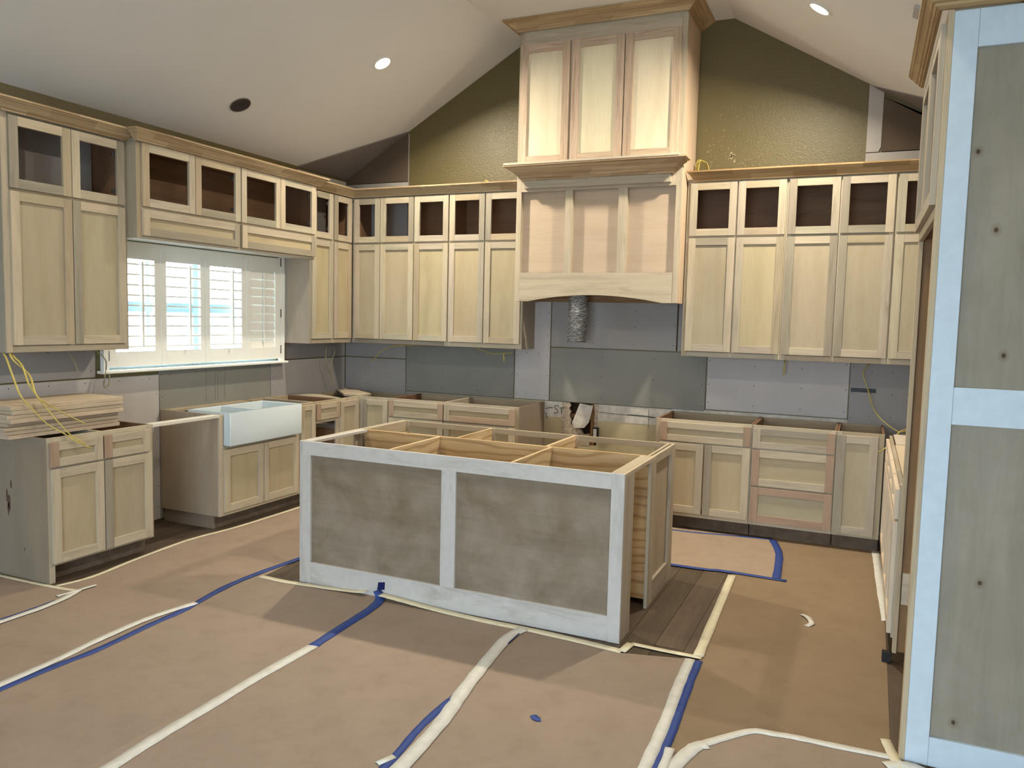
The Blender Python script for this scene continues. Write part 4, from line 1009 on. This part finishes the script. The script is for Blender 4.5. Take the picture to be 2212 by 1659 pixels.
BT, WT = 'blue tape strips', 'masking tape strips'
ribbon('blue_tape', [(1.645, -5.2), (1.638, -4.5), (1.652, -4.25), (1.622, -3.9), (1.612, -3.67), (1.545, -3.31), (1.538, -3.0), (1.566, -2.64), (1.56, -2.2)], .044, .0058, M_BLUE, 'long blue tape seam running left of the island', BT)
ribbon('masking_tape', [(1.615, -5.2), (1.590, -4.46), (1.560, -4.2), (1.543, -3.91), (1.562, -3.72), (1.592, -3.57)], .048, .0072, M_MASKW, 'white masking tape laid along the left blue tape seam', WT)
ribbon('masking_tape', [(2.575, -5.3), (2.560, -4.9), (2.545, -4.7), (2.540, -4.42), (2.532, -4.1), (2.540, -3.73)], .062, .0078, M_MASKW, 'broad white masking tape meeting the curled blue strip at the island', WT)
ribbon('blue_tape', [(2.540, -3.74), (2.522, -3.47), (2.510, -3.21, .010), (2.482, -3.065, .018), (2.440, -3.035, .050)], .058, .0082, M_BLUE, 'short blue tape strip curling up to the island front', BT)
o = slab3('blue_tape', [(2.425, -3.0105, .045), (2.475, -3.0105, .052), (2.478, -3.0105, .098), (2.432, -3.0105, .090)], (0, -.0008, 0), M_BLUEDARK); tag(o, 'dark blue tape scrap stuck on the island bottom rail', 'tape', BT)
ribbon('masking_tape', [(3.485, -4.7), (3.487, -4.44), (3.463, -4.10), (3.415, -3.80), (3.372, -3.45), (3.352, -3.2), (3.380, -3.06)], .064, .0082, M_MASKW, 'crooked white masking tape seam before the island centre', WT)
ribbon('blue_tape', [(3.442, -4.8), (3.432, -4.42), (3.408, -4.2), (3.403, -4.01), (3.410, -3.86)], .036, .0066, M_BLUE, 'blue tape edge showing along the crooked white seam', BT)
ribbon('masking_tape', [(3.40, -4.47), (3.43, -4.40)], .03, .0092, M_MASKW, 'small white tape end at bottom edge left of crooked seam', WT)
ribbon('blue_tape', [(3.388, -3.28), (3.386, -3.14)], .008, .0108, M_BLUEDARK, 'thin dark blue sliver on the crooked white seam', BT)
ribbon('masking_tape', [(1.590, -3.050), (1.76, -3.058), (1.86, -3.052), (2.02, -3.04, .008), (2.164, -3.035, .012), (2.30, -3.03, .020), (2.365, -3.028, .030)], .046, .0062, M_MASK, 'masking tape edge along the island front, left part', WT)
ribbon('masking_tape', [(2.468, -3.042, .034), (2.60, -3.043, .026), (2.72, -3.044, .018), (2.885, -3.048, .010), (3.15, -3.056), (3.42, -3.058), (3.69, -3.074), (3.925, -3.098)], .054, .0062, M_MASK, 'wavy masking tape edge along the island front, right part', WT)
ribbon('masking_tape', [(3.925, -3.105), (3.942, -2.985)], .042, .0082, M_MASK, 'short masking tape jog at the island right corner', WT)
ribbon('masking_tape', [(3.945, -2.985), (4.10, -2.992), (4.30, -2.992)], .038, .0076, M_MASK, 'short masking tape across the bare planks right of the island', WT)
ribbon('masking_tape', [(4.280, -2.985), (4.268, -2.6), (4.252, -2.1), (4.238, -1.62)], .050, .0086, M_MASK, 'straight masking tape edging the bare planks right of the island', WT)
ribbon('masking_tape', [(4.300, -4.9), (4.290, -4.05), (4.280, -3.67), (4.262, -3.36), (4.250, -3.03)], .050, .0066, M_MASKW, 'white masking tape running towards the camera right of island', WT)
ribbon('blue_tape', [(4.335, -4.9), (4.322, -4.04), (4.322, -3.82), (4.312, -3.58), (4.296, -3.26), (4.290, -3.03)], .044, .0058, M_BLUE, 'blue tape running towards the camera right of the island', BT)
ribbon('masking_tape', [(4.36, -4.4), (4.352, -4.02), (4.345, -3.88)], .036, .0092, M_MASKW, 'short white tape piece over the right blue seam at bottom edge', WT)
ribbon('blue_tape', [(1.9, -1.575), (3.84, -1.580), (4.16, -1.552), (4.57, -1.562)], .040, .0078, M_BLUE, 'blue tape edge of the range aisle paper, near side', BT)
ribbon('blue_tape', [(2.4, -.655), (3.64, -.690), (4.02, -.640), (4.385, -.590)], .030, .0078, M_BLUE, 'blue tape edge below the right base cabinets', BT)
ribbon('blue_tape', [(4.385, -.600), (4.462, -.93), (4.490, -1.25), (4.505, -1.54)], .052, .0088, M_BLUE, 'blue tape crossing at the right end of the range aisle', BT)
ribbon('masking_tape', [(4.36, -4.15), (4.39, -3.98), (4.43, -3.83), (4.47, -3.79)], .058, .0082, M_MASKW, 'short broad white tape at the lower right corner', WT)
ribbon('masking_tape', [(4.435, -3.815), (4.515, -3.713), (4.615, -3.602), (4.70, -3.585), (4.781, -3.574), (4.918, -3.571), (5.135, -3.560)], .042, .0072, M_MASKW, 'bent white masking tape leading to the tall cabinet foot', WT)
ribbon('masking_tape', [(5.105, -3.43), (5.125, -3.53), (5.152, -3.64)], .040, .0092, M_MASK, 'masking tape piece at the foot of the tall cabinet', WT)
ribbon('masking_tape', [(5.10, -3.64), (5.20, -3.60), (5.30, -3.70)], .05, .0102, M_MASKW, 'crumpled white tape at the tall cabinet corner', WT)
ribbon('masking_tape', [(.02, -3.775), (.30, -3.775), (.58, -3.768), (.76, -3.755), (.845, -3.742)], .030, .0072, M_MASK, 'masking tape along the floor of the left-edge cabinet side', WT)
ribbon('masking_tape', [(.850, -3.735), (.895, -3.86), (.918, -3.99), (.922, -4.14), (.915, -4.6)], .046, .0082, M_MASKW, 'white masking tape forking at the left-edge cabinet corner', WT)
ribbon('masking_tape', [(.835, -3.86), (.850, -3.74), (.862, -3.63)], .028, .0096, M_MASKW, 'short white tape stub at the left-edge cabinet corner', WT)
ribbon('blue_tape', [(.885, -3.90), (.895, -3.99), (.898, -4.14), (.885, -4.6)], .030, .0070, M_BLUE, 'thin blue tape under the white tape at left edge', BT)
ribbon('masking_tape', [(.665, -3.74), (.700, -3.53), (.645, -3.18), (.600, -2.79), (.600, -2.58), (.642, -2.21), (.645, -1.53), (.64, -.8)], .034, .0042, M_MASK, 'long masking tape edge along the left wall cabinets', WT)
ribbon('masking_tape', [(5.098, -.52), (5.112, -1.09), (5.128, -1.66), (5.140, -2.02)], .05, .0042, M_MASKW, 'white masking tape along the right wall base cabinets', WT)
o = ribbon('tape_scrap', [(3.775, -3.885), (3.80, -3.905), (3.815, -3.90)], .03, .008, M_BLUE, 'tiny loose blue tape scrap lying on the front paper', cat='tape scrap')
o = ribbon('tape_curl', [(4.70, -2.13, .004), (4.735, -2.18, .012), (4.762, -2.26, .010), (4.735, -2.31, .004)], .03, .006, M_PLASTER2, 'small pale curled tape scrap on the right aisle paper', cat='tape scrap')
o = box('black_wedge', 5.105, 5.146, -2.615, -2.575, .0025, .05, M_BLACK, None); tag(o, 'small black plastic wedge at the far foot of the tall cabinet', 'wedge')
